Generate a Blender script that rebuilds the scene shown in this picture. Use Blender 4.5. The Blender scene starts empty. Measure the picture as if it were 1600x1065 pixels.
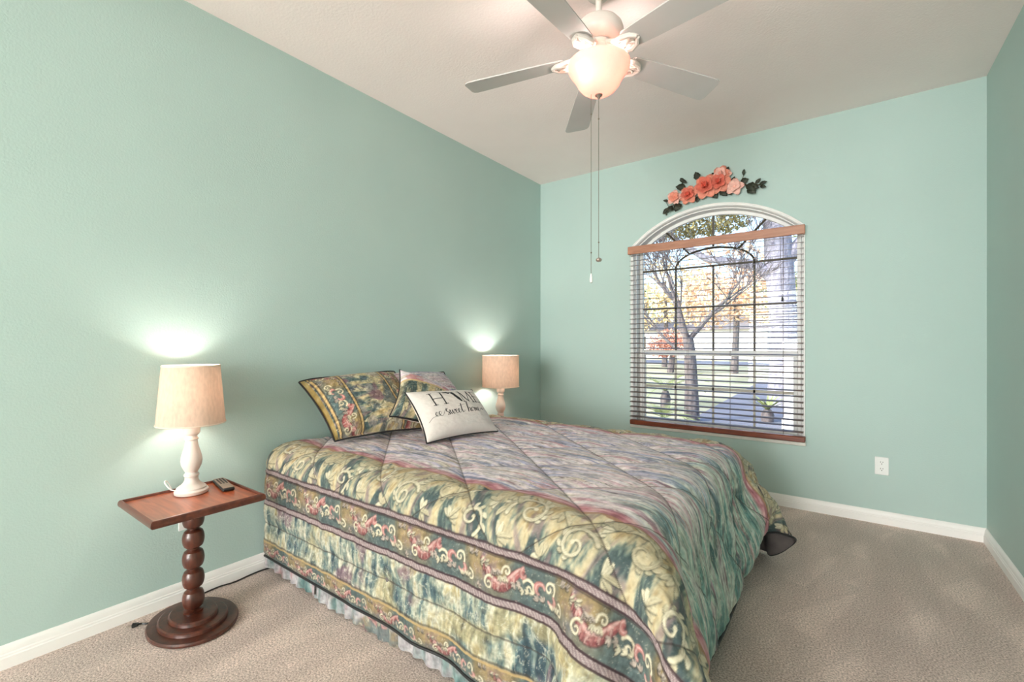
import bpy, math, random
import numpy as np
from mathutils import Vector, Matrix
PI = math.pi
rng = random.Random(7)
SC = bpy.context.scene
COL = SC.collection

# ------------------------------------------------------------------ camera
ROOM_W, ROOM_H, FRONT_Y = 3.11, 2.74, -4.75
cam_d = bpy.data.cameras.new('camera')
cam_d.sensor_width = 36.0
cam_d.lens = 36.0 * 715.01 / 1600.0
cam_d.shift_y = 4.38 / 1600.0
cam_d.clip_start = 0.02
cam = bpy.data.objects.new('camera', cam_d)
COL.objects.link(cam)
cam.location = (2.45066, -3.81797, 1.166833)
cam.rotation_euler = (PI / 2, 0, 0.632827)
SC.camera = cam

# ------------------------------------------------------------------ exposure, sky, sun, fill light
SC.view_settings.view_transform = 'Standard'
SC.view_settings.look = 'None'
SC.view_settings.gamma = 1.0
SC.view_settings.use_curve_mapping = False
SC.view_settings.exposure = 0.17
SC.cycles.use_denoising = True
SC.cycles.max_bounces = 10
SC.cycles.diffuse_bounces = 6
SC.cycles.transparent_max_bounces = 24
SC.cycles.caustics_reflective = False
SC.cycles.caustics_refractive = False
SC.cycles.sample_clamp_indirect = 6.0

w = bpy.data.worlds.new('sky')
SC.world = w
w.use_nodes = True
wn, wl = w.node_tree.nodes, w.node_tree.links
wn.clear()
sky = wn.new('ShaderNodeTexSky')
sky.sky_type = 'NISHITA'
sky.sun_elevation = math.radians(38)
sky.sun_rotation = math.radians(215)
sky.sun_disc = False
sky.air_density = 1.0
sky.dust_density = 2.0
bgn = wn.new('ShaderNodeBackground')
bgn.inputs['Strength'].default_value = 0.55
out = wn.new('ShaderNodeOutputWorld')
wl.new(sky.outputs[0], bgn.inputs[0])
wl.new(bgn.outputs[0], out.inputs[0])


def light(name, kind, loc, energy, color=(1, 1, 1), rot=(0, 0, 0), **kw):
    d = bpy.data.lights.new(name, kind)
    d.energy = energy
    d.color = color
    for k, v in kw.items():
        setattr(d, k, v)
    o = bpy.data.objects.new(name, d)
    COL.objects.link(o)
    o.location = loc
    o.rotation_euler = rot
    return o


# sun stands behind the house, left of the camera: it lights the garden, not the room
light('sun', 'SUN', (0, 0, 10), 4.2, (1.0, 0.93, 0.82), (math.radians(68), 0, math.radians(-38)), angle=math.radians(0.6))
# added fill light at the far end of the made-up hall
light('fill_light', 'AREA', (1.75, FRONT_Y - 4.6, 1.37), 415, (1.0, 0.985, 0.98), (PI / 2 + .10, 0, 0),
      shape='RECTANGLE', size=2.8, size_y=2.4)


# ------------------------------------------------------------------ helpers
def lin(r, g, b):
    def f(c):
        c /= 255.0
        return c / 12.92 if c <= 0.04045 else ((c + 0.055) / 1.055) ** 2.4
    return (f(r), f(g), f(b))


def tag(o, label=None, cat=None, group=None, kind=None):
    if label: o['label'] = label
    if cat: o['category'] = cat
    if group: o['group'] = group
    if kind: o['kind'] = kind
    return o


def link(name, me, parent=None, m=None):
    o = bpy.data.objects.new(name, me)
    COL.objects.link(o)
    if m is not None:
        for mm in (m if isinstance(m, (list, tuple)) else [m]):
            me.materials.append(mm)
    if parent is not None:
        o.parent = parent
        o.matrix_parent_inverse = Matrix.Translation(-parent.location) if parent.type == 'EMPTY' and parent.parent is None else Matrix.Identity(4)
    return o


def empty(name, loc=(0, 0, 0), **k):
    o = bpy.data.objects.new(name, None)
    o.empty_display_size = 0.05
    COL.objects.link(o)
    o.location = loc
    return tag(o, **k) if k else o


class MB:
    """collects shapes, builds one mesh object"""
    def __init__(s):
        s.v, s.f, s.mi = [], [], []

    def add(s, vs, fs, mi=0):
        n = len(s.v)
        s.v.extend([tuple(p) for p in vs])
        s.f.extend([tuple(i + n for i in f) for f in fs])
        s.mi.extend([mi] * len(fs))

    def box(s, lo, hi, mi=0, bev=0.0):
        (x0, y0, z0), (x1, y1, z1) = lo, hi
        if bev <= 0:
            s.add([(x0, y0, z0), (x1, y0, z0), (x1, y1, z0), (x0, y1, z0), (x0, y0, z1), (x1, y0, z1), (x1, y1, z1), (x0, y1, z1)],
                  [(3, 2, 1, 0), (4, 5, 6, 7), (0, 1, 5, 4), (1, 2, 6, 5), (2, 3, 7, 6), (3, 0, 4, 7)], mi)
            return
        b = min(bev, (x1 - x0) / 2.01, (y1 - y0) / 2.01, (z1 - z0) / 2.01)
        vs, idx = [], {}
        for ix, X in ((0, x0), (1, x1)):
            for iy, Y in ((0, y0), (1, y1)):
                for iz, Z in ((0, z0), (1, z1)):
                    sx, sy, sz = (1 if ix == 0 else -1), (1 if iy == 0 else -1), (1 if iz == 0 else -1)
                    for a in range(3):
                        p = [X + sx * b, Y + sy * b, Z + sz * b]
                        p[a] = (X, Y, Z)[a]
                        idx[(ix, iy, iz, a)] = len(vs)
                        vs.append(tuple(p))
        fs = []
        for a in range(3):
            for side in (0, 1):
                q = []
                o1, o2 = [k for k in range(3) if k != a]
                for (i, j) in ((0, 0), (1, 0), (1, 1), (0, 1)):
                    k = [0, 0, 0]; k[a] = side; k[o1] = i; k[o2] = j
                    q.append(idx[(*k, a)])
                fs.append(tuple(q))
        for a in range(3):
            o1, o2 = [k for k in range(3) if k != a]
            for i in (0, 1):
                for j in (0, 1):
                    k0 = [0, 0, 0]; k0[o1] = i; k0[o2] = j
                    k1 = list(k0); k1[a] = 1
                    fs.append((idx[(*k0, o1)], idx[(*k1, o1)], idx[(*k1, o2)], idx[(*k0, o2)]))
        for i in (0, 1):
            for j in (0, 1):
                for k in (0, 1):
                    fs.append((idx[(i, j, k, 0)], idx[(i, j, k, 1)], idx[(i, j, k, 2)]))
        c = Vector(((x0 + x1) / 2, (y0 + y1) / 2, (z0 + z1) / 2))
        ff = []
        for f in fs:
            p = [Vector(vs[i]) for i in f]
            nrm = (p[1] - p[0]).cross(p[2] - p[0])
            ctr = sum(p, Vector()) / len(p)
            ff.append(f if nrm.dot(ctr - c) > 0 else tuple(reversed(f)))
        s.add(vs, ff, mi)

    def lathe(s, prof, c=(0, 0, 0), seg=40, mi=0, sx=1.0, sy=1.0):
        """prof: list of (r, z) from bottom to top"""
        vs, fs = [], []
        n = len(prof)
        for k in range(seg):
            a = 2 * PI * k / seg
            for r, z in prof:
                vs.append((c[0] + sx * r * math.cos(a), c[1] + sy * r * math.sin(a), c[2] + z))
        for k in range(seg):
            k2 = (k + 1) % seg
            for i in range(n - 1):
                fs.append((k * n + i, k2 * n + i, k2 * n + i + 1, k * n + i + 1))
        if prof[0][0] > 1e-6: fs.append(tuple(k * n for k in reversed(range(seg))))
        if prof[-1][0] > 1e-6: fs.append(tuple(k * n + n - 1 for k in range(seg)))
        s.add(vs, fs, mi)

    def tube(s, pts, r, seg=10, mi=0, closed=False, flat=1.0):
        pts = [Vector(p) for p in pts]
        n = len(pts)
        rs = r if isinstance(r, (list, tuple)) else [r] * n
        vs, fs = [], []
        up = None
        for i, p in enumerate(pts):
            if closed:
                t = (pts[(i + 1) % n] - pts[i - 1])
            else:
                t = pts[min(i + 1, n - 1)] - pts[max(i - 1, 0)]
            if t.length < 1e-9: t = Vector((0, 0, 1))
            t.normalize()
            if up is None:
                up = Vector((0, 0, 1)) if abs(t.z) < 0.9 else Vector((1, 0, 0))
            side = t.cross(up)
            if side.length < 1e-6: side = t.orthogonal()
            side.normalize()
            up = side.cross(t).normalized()
            for k in range(seg):
                a = 2 * PI * k / seg
                vs.append(p + side * (rs[i] * math.cos(a)) + up * (rs[i] * flat * math.sin(a)))
        m = n if closed else n - 1
        for i in range(m):
            j = (i + 1) % n
            for k in range(seg):
                k2 = (k + 1) % seg
                fs.append((i * seg + k, i * seg + k2, j * seg + k2, j * seg + k))
        if not closed:
            fs.append(tuple(reversed(range(seg))))
            fs.append(tuple((n - 1) * seg + k for k in range(seg)))
        s.add(vs, fs, mi)

    def prism(s, poly, axis, a0, a1, mi=0):
        """poly of 2-D points, extruded along axis 0/1/2 from a0 to a1"""
        n = len(poly)
        def mk(p, a):
            q = [p[0], p[1]]
            q.insert(axis, a)
            return tuple(q)
        vs = [mk(p, a0) for p in poly] + [mk(p, a1) for p in poly]
        fs = [tuple(reversed(range(n))), tuple(range(n, 2 * n))]
        fs += [(i, (i + 1) % n, n + (i + 1) % n, n + i) for i in range(n)]
        s.add(vs, fs, mi)

    def sphere(s, c, r, seg=20, rings=12, mi=0):
        rx, ry, rz = r if isinstance(r, (tuple, list)) else (r, r, r)
        prof = [(math.cos(-PI / 2 + PI * i / rings), math.sin(-PI / 2 + PI * i / rings) * rz) for i in range(rings + 1)]
        prof[0] = (1e-7, -rz); prof[-1] = (1e-7, rz)
        s.lathe(prof, c, seg, mi, rx, ry)

    def build(s, name, m=None, parent=None, smooth=True, angle=40):
        me = bpy.data.meshes.new(name)
        me.from_pydata(s.v, [], s.f)
        o = link(name, me, parent, m)
        if any(s.mi):
            me.polygons.foreach_set('material_index', s.mi)
        me.validate()
        import bmesh
        b = bmesh.new(); b.from_mesh(me)
        bmesh.ops.recalc_face_normals(b, faces=b.faces)
        b.to_mesh(me); b.free()
        if smooth:
            me.polygons.foreach_set('use_smooth', [True] * len(me.polygons))
            try:
                me.set_sharp_from_angle(angle=math.radians(angle))
            except Exception:
                pass
        me.update()
        return o


def grid_mesh(name, P, rgb=None, uv=None, parent=None, m=None):
    """P: (nu, nv, 3) array -> one smooth mesh with colour and fabric-coordinate attributes"""
    nu, nv = P.shape[:2]
    me = bpy.data.meshes.new(name)
    n = nu * nv
    idx = np.arange(n).reshape(nu, nv)
    q = np.stack([idx[:-1, :-1], idx[1:, :-1], idx[1:, 1:], idx[:-1, 1:]], -1).reshape(-1, 4)
    me.vertices.add(n)
    me.vertices.foreach_set('co', P.reshape(-1).astype(np.float32))
    me.loops.add(q.size)
    me.loops.foreach_set('vertex_index', q.reshape(-1).astype(np.int32))
    me.polygons.add(len(q))
    me.polygons.foreach_set('loop_start', (np.arange(len(q)) * 4).astype(np.int32))
    me.polygons.foreach_set('use_smooth', np.ones(len(q), dtype=bool))
    me.update(calc_edges=True)
    if rgb is not None:
        a = me.attributes.new('print', 'FLOAT_COLOR', 'POINT')
        c = np.ones((n, 4), np.float32)
        c[:, :3] = rgb.reshape(-1, 3)
        a.data.foreach_set('color', c.reshape(-1))
    if uv is not None:
        a = me.attributes.new('cloth_uv', 'FLOAT_VECTOR', 'POINT')
        c = np.zeros((n, 3), np.float32)
        c[:, :2] = uv.reshape(-1, 2)
        a.data.foreach_set('vector', c.reshape(-1))
    return link(name, me, parent, m)


# ------------------------------------------------------------------ materials
def mat(name, color, rough=0.5, metal=0.0, var=0.06, vscale=8.0, bump=0.0, bscale=60.0, bdist=0.002, coat=0.0, spec=0.5, detail=4.0,
        stretch=None, sheen=0.0, color2=None):
    m = bpy.data.materials.new(name)
    m.use_nodes = True
    N, L = m.node_tree.nodes, m.node_tree.links
    p = N['Principled BSDF']
    p.inputs['Roughness'].default_value = rough
    p.inputs['Metallic'].default_value = metal
    p.inputs['Specular IOR Level'].default_value = spec
    p.inputs['Coat Weight'].default_value = coat
    p.inputs['Sheen Weight'].default_value = sheen
    tc = N.new('ShaderNodeTexCoord')
    vec = tc.outputs['Object']
    if stretch:
        mp = N.new('ShaderNodeMapping')
        mp.inputs['Scale'].default_value = stretch
        L.new(vec, mp.inputs['Vector'])
        vec = mp.outputs['Vector']
    nz = N.new('ShaderNodeTexNoise')
    nz.inputs['Scale'].default_value = vscale
    nz.inputs['Detail'].default_value = detail
    L.new(vec, nz.inputs['Vector'])
    rp = N.new('ShaderNodeValToRGB')
    c2 = color2 if color2 else tuple(min(1, c * (1 + var)) for c in color)
    c1 = color if color2 else tuple(c * (1 - var) for c in color)
    rp.color_ramp.elements[0].position = 0.3
    rp.color_ramp.elements[0].color = (*c1, 1)
    rp.color_ramp.elements[1].position = 0.7
    rp.color_ramp.elements[1].color = (*c2, 1)
    L.new(nz.outputs['Fac'], rp.inputs['Fac'])
    L.new(rp.outputs['Color'], p.inputs['Base Color'])
    if bump > 0:
        n2 = N.new('ShaderNodeTexNoise')
        n2.inputs['Scale'].default_value = bscale
        n2.inputs['Detail'].default_value = 3
        L.new(tc.outputs['Object'], n2.inputs['Vector'])
        b = N.new('ShaderNodeBump')
        b.inputs['Strength'].default_value = bump
        b.inputs['Distance'].default_value = bdist
        L.new(n2.outputs['Fac'], b.inputs['Height'])
        L.new(b.outputs['Normal'], p.inputs['Normal'])
    return m


def translucent_mat(name, color, trans=0.5, rough=0.7, weave=0.0):
    m = bpy.data.materials.new(name)
    m.use_nodes = True
    N, L = m.node_tree.nodes, m.node_tree.links
    N.clear()
    o = N.new('ShaderNodeOutputMaterial')
    mx = N.new('ShaderNodeMixShader')
    mx.inputs[0].default_value = trans
    d = N.new('ShaderNodeBsdfDiffuse'); t = N.new('ShaderNodeBsdfTranslucent')
    tc = N.new('ShaderNodeTexCoord'); nz = N.new('ShaderNodeTexNoise')
    nz.inputs['Scale'].default_value = 90; nz.inputs['Detail'].default_value = 3
    mp = N.new('ShaderNodeMapping'); mp.inputs['Scale'].default_value = (1, 1, 0.35)
    L.new(tc.outputs['Object'], mp.inputs['Vector']); L.new(mp.outputs['Vector'], nz.inputs['Vector'])
    rp = N.new('ShaderNodeValToRGB')
    rp.color_ramp.elements[0].color = (*[c * (1 - weave) for c in color], 1); rp.color_ramp.elements[0].position = .3
    rp.color_ramp.elements[1].color = (*color, 1); rp.color_ramp.elements[1].position = .7
    L.new(nz.outputs['Fac'], rp.inputs['Fac'])
    L.new(rp.outputs[0], d.inputs[0]); L.new(rp.outputs[0], t.inputs[0])
    L.new(d.outputs[0], mx.inputs[1]); L.new(t.outputs[0], mx.inputs[2]); L.new(mx.outputs[0], o.inputs[0])
    return m


def glass_mat(name):
    m = bpy.data.materials.new(name)
    m.use_nodes = True
    N, L = m.node_tree.nodes, m.node_tree.links
    N.clear()
    o = N.new('ShaderNodeOutputMaterial')
    mx = N.new('ShaderNodeMixShader')
    fr = N.new('ShaderNodeFresnel'); fr.inputs['IOR'].default_value = 1.3
    t = N.new('ShaderNodeBsdfTransparent'); t.inputs[0].default_value = (0.96, 0.98, 0.98, 1)
    g = N.new('ShaderNodeBsdfGlossy'); g.inputs['Roughness'].default_value = 0.02
    L.new(fr.outputs[0], mx.inputs[0]); L.new(t.outputs[0], mx.inputs[1]); L.new(g.outputs[0], mx.inputs[2])
    L.new(mx.outputs[0], o.inputs[0])
    return m


def fabric_mat(name, rough=0.75, fine=0.10):
    """printed cloth: the print is a colour attribute, weave and thread mottling are noise in cloth coordinates"""
    m = bpy.data.materials.new(name)
    m.use_nodes = True
    N, L = m.node_tree.nodes, m.node_tree.links
    p = N['Principled BSDF']
    p.inputs['Roughness'].default_value = rough
    p.inputs['Specular IOR Level'].default_value = 0.25
    p.inputs['Sheen Weight'].default_value = 0.08
    a = N.new('ShaderNodeAttribute'); a.attribute_name = 'print'
    u = N.new('ShaderNodeAttribute'); u.attribute_name = 'cloth_uv'
    nz = N.new('ShaderNodeTexNoise'); nz.inputs['Scale'].default_value = 55; nz.inputs['Detail'].default_value = 5
    L.new(u.outputs['Vector'], nz.inputs['Vector'])
    mr = N.new('ShaderNodeMapRange')
    mr.inputs[1].default_value = .3; mr.inputs[2].default_value = .7
    mr.inputs[3].default_value = 1 - fine; mr.inputs[4].default_value = 1 + fine
    L.new(nz.outputs['Fac'], mr.inputs[0])
    vm = N.new('ShaderNodeVectorMath'); vm.operation = 'SCALE'
    L.new(a.outputs['Color'], vm.inputs[0]); L.new(mr.outputs[0], vm.inputs['Scale'])
    L.new(vm.outputs[0], p.inputs['Base Color'])
    n2 = N.new('ShaderNodeTexNoise'); n2.inputs['Scale'].default_value = 160
    L.new(u.outputs['Vector'], n2.inputs['Vector'])
    b = N.new('ShaderNodeBump'); b.inputs['Strength'].default_value = .2; b.inputs['Distance'].default_value = .002
    L.new(n2.outputs['Fac'], b.inputs['Height']); L.new(b.outputs['Normal'], p.inputs['Normal'])
    return m


def wood_mat(name, dark, light_, rough=0.35, axis=0, coat=0.25, scale=1.0):
    m = bpy.data.materials.new(name)
    m.use_nodes = True
    N, L = m.node_tree.nodes, m.node_tree.links
    p = N['Principled BSDF']
    p.inputs['Roughness'].default_value = rough
    p.inputs['Coat Weight'].default_value = coat
    p.inputs['Coat Roughness'].default_value = 0.25
    tc = N.new('ShaderNodeTexCoord'); mp = N.new('ShaderNodeMapping')
    s = [14 * scale] * 3; s[axis] = 1.6 * scale
    mp.inputs['Scale'].default_value = s
    L.new(tc.outputs['Object'], mp.inputs['Vector'])
    nz = N.new('ShaderNodeTexNoise'); nz.inputs['Scale'].default_value = 3.0; nz.inputs['Detail'].default_value = 8
    nz.inputs['Distortion'].default_value = 0.8
    L.new(mp.outputs['Vector'], nz.inputs['Vector'])
    rp = N.new('ShaderNodeValToRGB')
    rp.color_ramp.elements[0].position = .32; rp.color_ramp.elements[0].color = (*dark, 1)
    rp.color_ramp.elements[1].position = .68; rp.color_ramp.elements[1].color = (*light_, 1)
    L.new(nz.outputs['Fac'], rp.inputs['Fac']); L.new(rp.outputs[0], p.inputs['Base Color'])
    b = N.new('ShaderNodeBump'); b.inputs['Strength'].default_value = .08; b.inputs['Distance'].default_value = .001
    L.new(nz.outputs['Fac'], b.inputs['Height']); L.new(b.outputs['Normal'], p.inputs['Normal'])
    return m


def carpet_mat():
    m = bpy.data.materials.new('carpet')
    m.use_nodes = True
    N, L = m.node_tree.nodes, m.node_tree.links
    p = N['Principled BSDF']
    p.inputs['Roughness'].default_value = 0.95
    p.inputs['Specular IOR Level'].default_value = 0.05
    p.inputs['Sheen Weight'].default_value = 0.15
    tc = N.new('ShaderNodeTexCoord')
    a = N.new('ShaderNodeTexNoise'); a.inputs['Scale'].default_value = 150; a.inputs['Detail'].default_value = 4; a.inputs['Roughness'].default_value = .65
    L.new(tc.outputs['Object'], a.inputs['Vector'])
    r = N.new('ShaderNodeValToRGB')
    r.color_ramp.elements[0].position = .34; r.color_ramp.elements[0].color = (*lin(154, 135, 125), 1)
    r.color_ramp.elements[1].position = .66; r.color_ramp.elements[1].color = (*lin(244, 224, 214), 1)
    L.new(a.outputs['Fac'], r.inputs['Fac'])
    # brushed pile: broad pale wedges left by the vacuum
    w_ = N.new('ShaderNodeTexNoise'); w_.inputs['Scale'].default_value = 2.3; w_.inputs['Detail'].default_value = 2
    mp = N.new('ShaderNodeMapping'); mp.inputs['Scale'].default_value = (2.2, .7, 1); mp.inputs['Rotation'].default_value = (0, 0, .5)
    L.new(tc.outputs['Object'], mp.inputs['Vector']); L.new(mp.outputs['Vector'], w_.inputs['Vector'])
    mr = N.new('ShaderNodeMapRange'); mr.inputs[1].default_value = .35; mr.inputs[2].default_value = .65; mr.inputs[3].default_value = .90; mr.inputs[4].default_value = 1.10
    L.new(w_.outputs['Fac'], mr.inputs[0])
    def mth(op, a_, b_=None):
        n = N.new('ShaderNodeMath'); n.operation = op
        for i, q in enumerate((a_, b_)):
            if q is None: continue
            if isinstance(q, (int, float)): n.inputs[i].default_value = q
            else: L.new(q, n.inputs[i])
        return n.outputs[0]
    mp2 = N.new('ShaderNodeMapping'); mp2.inputs['Rotation'].default_value = (0, 0, .42)
    L.new(tc.outputs['Object'], mp2.inputs['Vector'])
    sx = N.new('ShaderNodeSeparateXYZ'); L.new(mp2.outputs['Vector'], sx.inputs[0])
    X4 = mth('MULTIPLY', sx.outputs[0], 4.2)
    tri = mth('MULTIPLY', mth('ABSOLUTE', mth('SUBTRACT', mth('FRACT', X4), .5)), 2.0)
    yy = mth('FRACT', mth('ADD', mth('MULTIPLY', sx.outputs[1], -1.7), mth('MULTIPLY', mth('FLOOR', X4), .37)))
    wedge = N.new('ShaderNodeMapRange'); wedge.inputs[1].default_value = -.05; wedge.inputs[2].default_value = .10
    L.new(mth('SUBTRACT', mth('MULTIPLY', yy, .75), tri), wedge.inputs[0])
    patch = N.new('ShaderNodeMapRange'); patch.inputs[1].default_value = .44; patch.inputs[2].default_value = .56
    L.new(w_.outputs['Fac'], patch.inputs[0])
    amt = mth('MULTIPLY', mth('MULTIPLY', wedge.outputs[0], patch.outputs[0]), .12)
    fac = mth('ADD', mr.outputs[0], amt)
    vm = N.new('ShaderNodeVectorMath'); vm.operation = 'SCALE'
    L.new(r.outputs[0], vm.inputs[0]); L.new(fac, vm.inputs['Scale'])
    L.new(vm.outputs[0], p.inputs['Base Color'])
    b = N.new('ShaderNodeBump'); b.inputs['Strength'].default_value = .7; b.inputs['Distance'].default_value = .005
    L.new(a.outputs['Fac'], b.inputs['Height']); L.new(b.outputs['Normal'], p.inputs['Normal'])
    return m


WALL = mat('mint_wall_paint', lin(183, 204, 198), .62, var=.015, vscale=2, bump=.35, bscale=130, bdist=.0025, spec=.3)
CEIL = mat('textured_ceiling_paint', lin(250, 236, 232), .8, var=.015, vscale=3, bump=.4, bscale=85, bdist=.003, spec=.2)
WHITE = mat('white_trim_paint', lin(246, 243, 240), .4, var=.02, vscale=5)
CARPET = carpet_mat()
GLASS = glass_mat('window_glass')
DARKBROWN = mat('dark_muntin', lin(74, 66, 52), .5, var=.1)
BEIGE = mat('cream_muntin', lin(205, 196, 182), .5, var=.05)
OUTLET = mat('white_outlet_plastic', lin(238, 238, 235), .35, var=.01)
DARKSLOT = mat('outlet_slot', lin(45, 45, 45), .6)
FANW = mat('white_fan_enamel', lin(226, 216, 208), .35, var=.015, vscale=4)
BLADE = mat('white_fan_blade', lin(200, 195, 192), .45, var=.03, vscale=6, stretch=(1, 1, 1))
CHAIN = mat('pull_chain_metal', lin(120, 108, 92), .35, metal=.7)
NICKEL = mat('nickel_finial', lin(150, 135, 125), .35, metal=.6)
SLAT = wood_mat('blind_slat_wood', lin(70, 52, 44), lin(98, 74, 60), .35, axis=0)
VALANCE = wood_mat('blind_valance_wood', lin(160, 106, 80), lin(186, 132, 104), .45, axis=0)
RAILW = wood_mat('blind_rail_wood', lin(98, 42, 22), lin(134, 64, 36), .35, axis=0)
CORD = mat('blind_cord', lin(70, 62, 60), .8)
LADDER = mat('ladder_string', lin(120, 105, 92), .9)
TABLETOP = wood_mat('table_top_wood', lin(134, 62, 34), lin(178, 92, 54), .3, axis=0, coat=.4)
TABLEDK = wood_mat('table_turned_wood', lin(54, 25, 17), lin(92, 45, 29), .35, axis=2, coat=.35)
TABLERIM = wood_mat('table_rim_wood', lin(72, 33, 21), lin(106, 51, 33), .3, axis=0, coat=.4)
LAMPBASE = mat('white_lamp_base', lin(226, 214, 206), .45, var=.02)
SHADE = translucent_mat('linen_lampshade', lin(226, 204, 186), .24, weave=.16)
SHADE_TRIM = mat('shade_trim', lin(238, 222, 205), .8)
BOWL = translucent_mat('frosted_glass_bowl', lin(255, 218, 208), .22, weave=.03)
BLACKP = mat('black_piping', lin(24, 22, 24), .6, sheen=.1)
CREAMC = mat('cream_cotton', lin(228, 214, 198), .85, var=.04, bump=.1)
LINING = mat('grey_lining', lin(112, 104, 102), .85, var=.15, vscale=12, color2=lin(84, 78, 78))
MATTRESS = mat('mattress_ticking', lin(225, 222, 215), .85, bump=.2)
BLACK = mat('black_plastic', lin(26, 25, 25), .4)
REMOTE_FACE = mat('remote_face', lin(128, 110, 96), .45)
BUTTON = mat('remote_button', lin(58, 50, 46), .5)
WHITECORD = mat('white_cord', lin(232, 228, 222), .5)
PRINT = fabric_mat('printed_comforter_cloth')
HOMEP = fabric_mat('printed_canvas', .85, .03)


# ------------------------------------------------------------------ numpy noise and cloth painting
def _h(ix, iy, seed):
    x = (ix.astype(np.int64) * 374761393 + iy.astype(np.int64) * 668265263 + seed * 974634777) & 0xFFFFFFFF
    x = ((x ^ (x >> 13)) * 1274126177) & 0xFFFFFFFF
    x = x ^ (x >> 16)
    return (x & 0xFFFF).astype(np.float32) / 65535.0


def vnoise(x, y, seed=0):
    """gradient noise, about 0..1"""
    x = np.asarray(x, np.float64); y = np.asarray(y, np.float64)
    x, y = np.broadcast_arrays(x, y)
    ix, iy = np.floor(x), np.floor(y)
    fx, fy = (x - ix).astype(np.float32), (y - iy).astype(np.float32)
    ix = ix.astype(np.int64); iy = iy.astype(np.int64)
    def g(di, dj):
        a = _h(ix + di, iy + dj, seed) * np.float32(2 * PI)
        return np.cos(a) * (fx - di) + np.sin(a) * (fy - dj)
    ux = fx * fx * fx * (fx * (fx * 6 - 15) + 10); uy = fy * fy * fy * (fy * (fy * 6 - 15) + 10)
    a_, b_ = g(0, 0), g(1, 0)
    c_, d_ = g(0, 1), g(1, 1)
    v = (a_ * (1 - ux) + b_ * ux) * (1 - uy) + (c_ * (1 - ux) + d_ * ux) * uy
    return .5 + v * .72


def fbm(x, y, seed=0, oct_=4, gain=.5):
    s, a, t = 0, 1.0, 0
    for k in range(oct_):
        s = s + a * vnoise(x * 2 ** k + 17.3 * k, y * 2 ** k - 9.1 * k, seed + k)
        t += a; a *= gain
    return s / t


def sstep(a, b, x):
    t = np.clip((x - a) / (b - a), 0, 1)
    return t * t * (3 - 2 * t)


def mixc(A, c, f):
    return A * (1 - f[..., None]) + np.asarray(c, np.float32) * f[..., None]


def ramp(t, stops):
    xs = np.array([s[0] for s in stops])
    cs = np.array([lin(*s[1]) for s in stops])
    return np.stack([np.interp(t, xs, cs[:, k]) for k in range(3)], -1).astype(np.float32)


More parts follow.
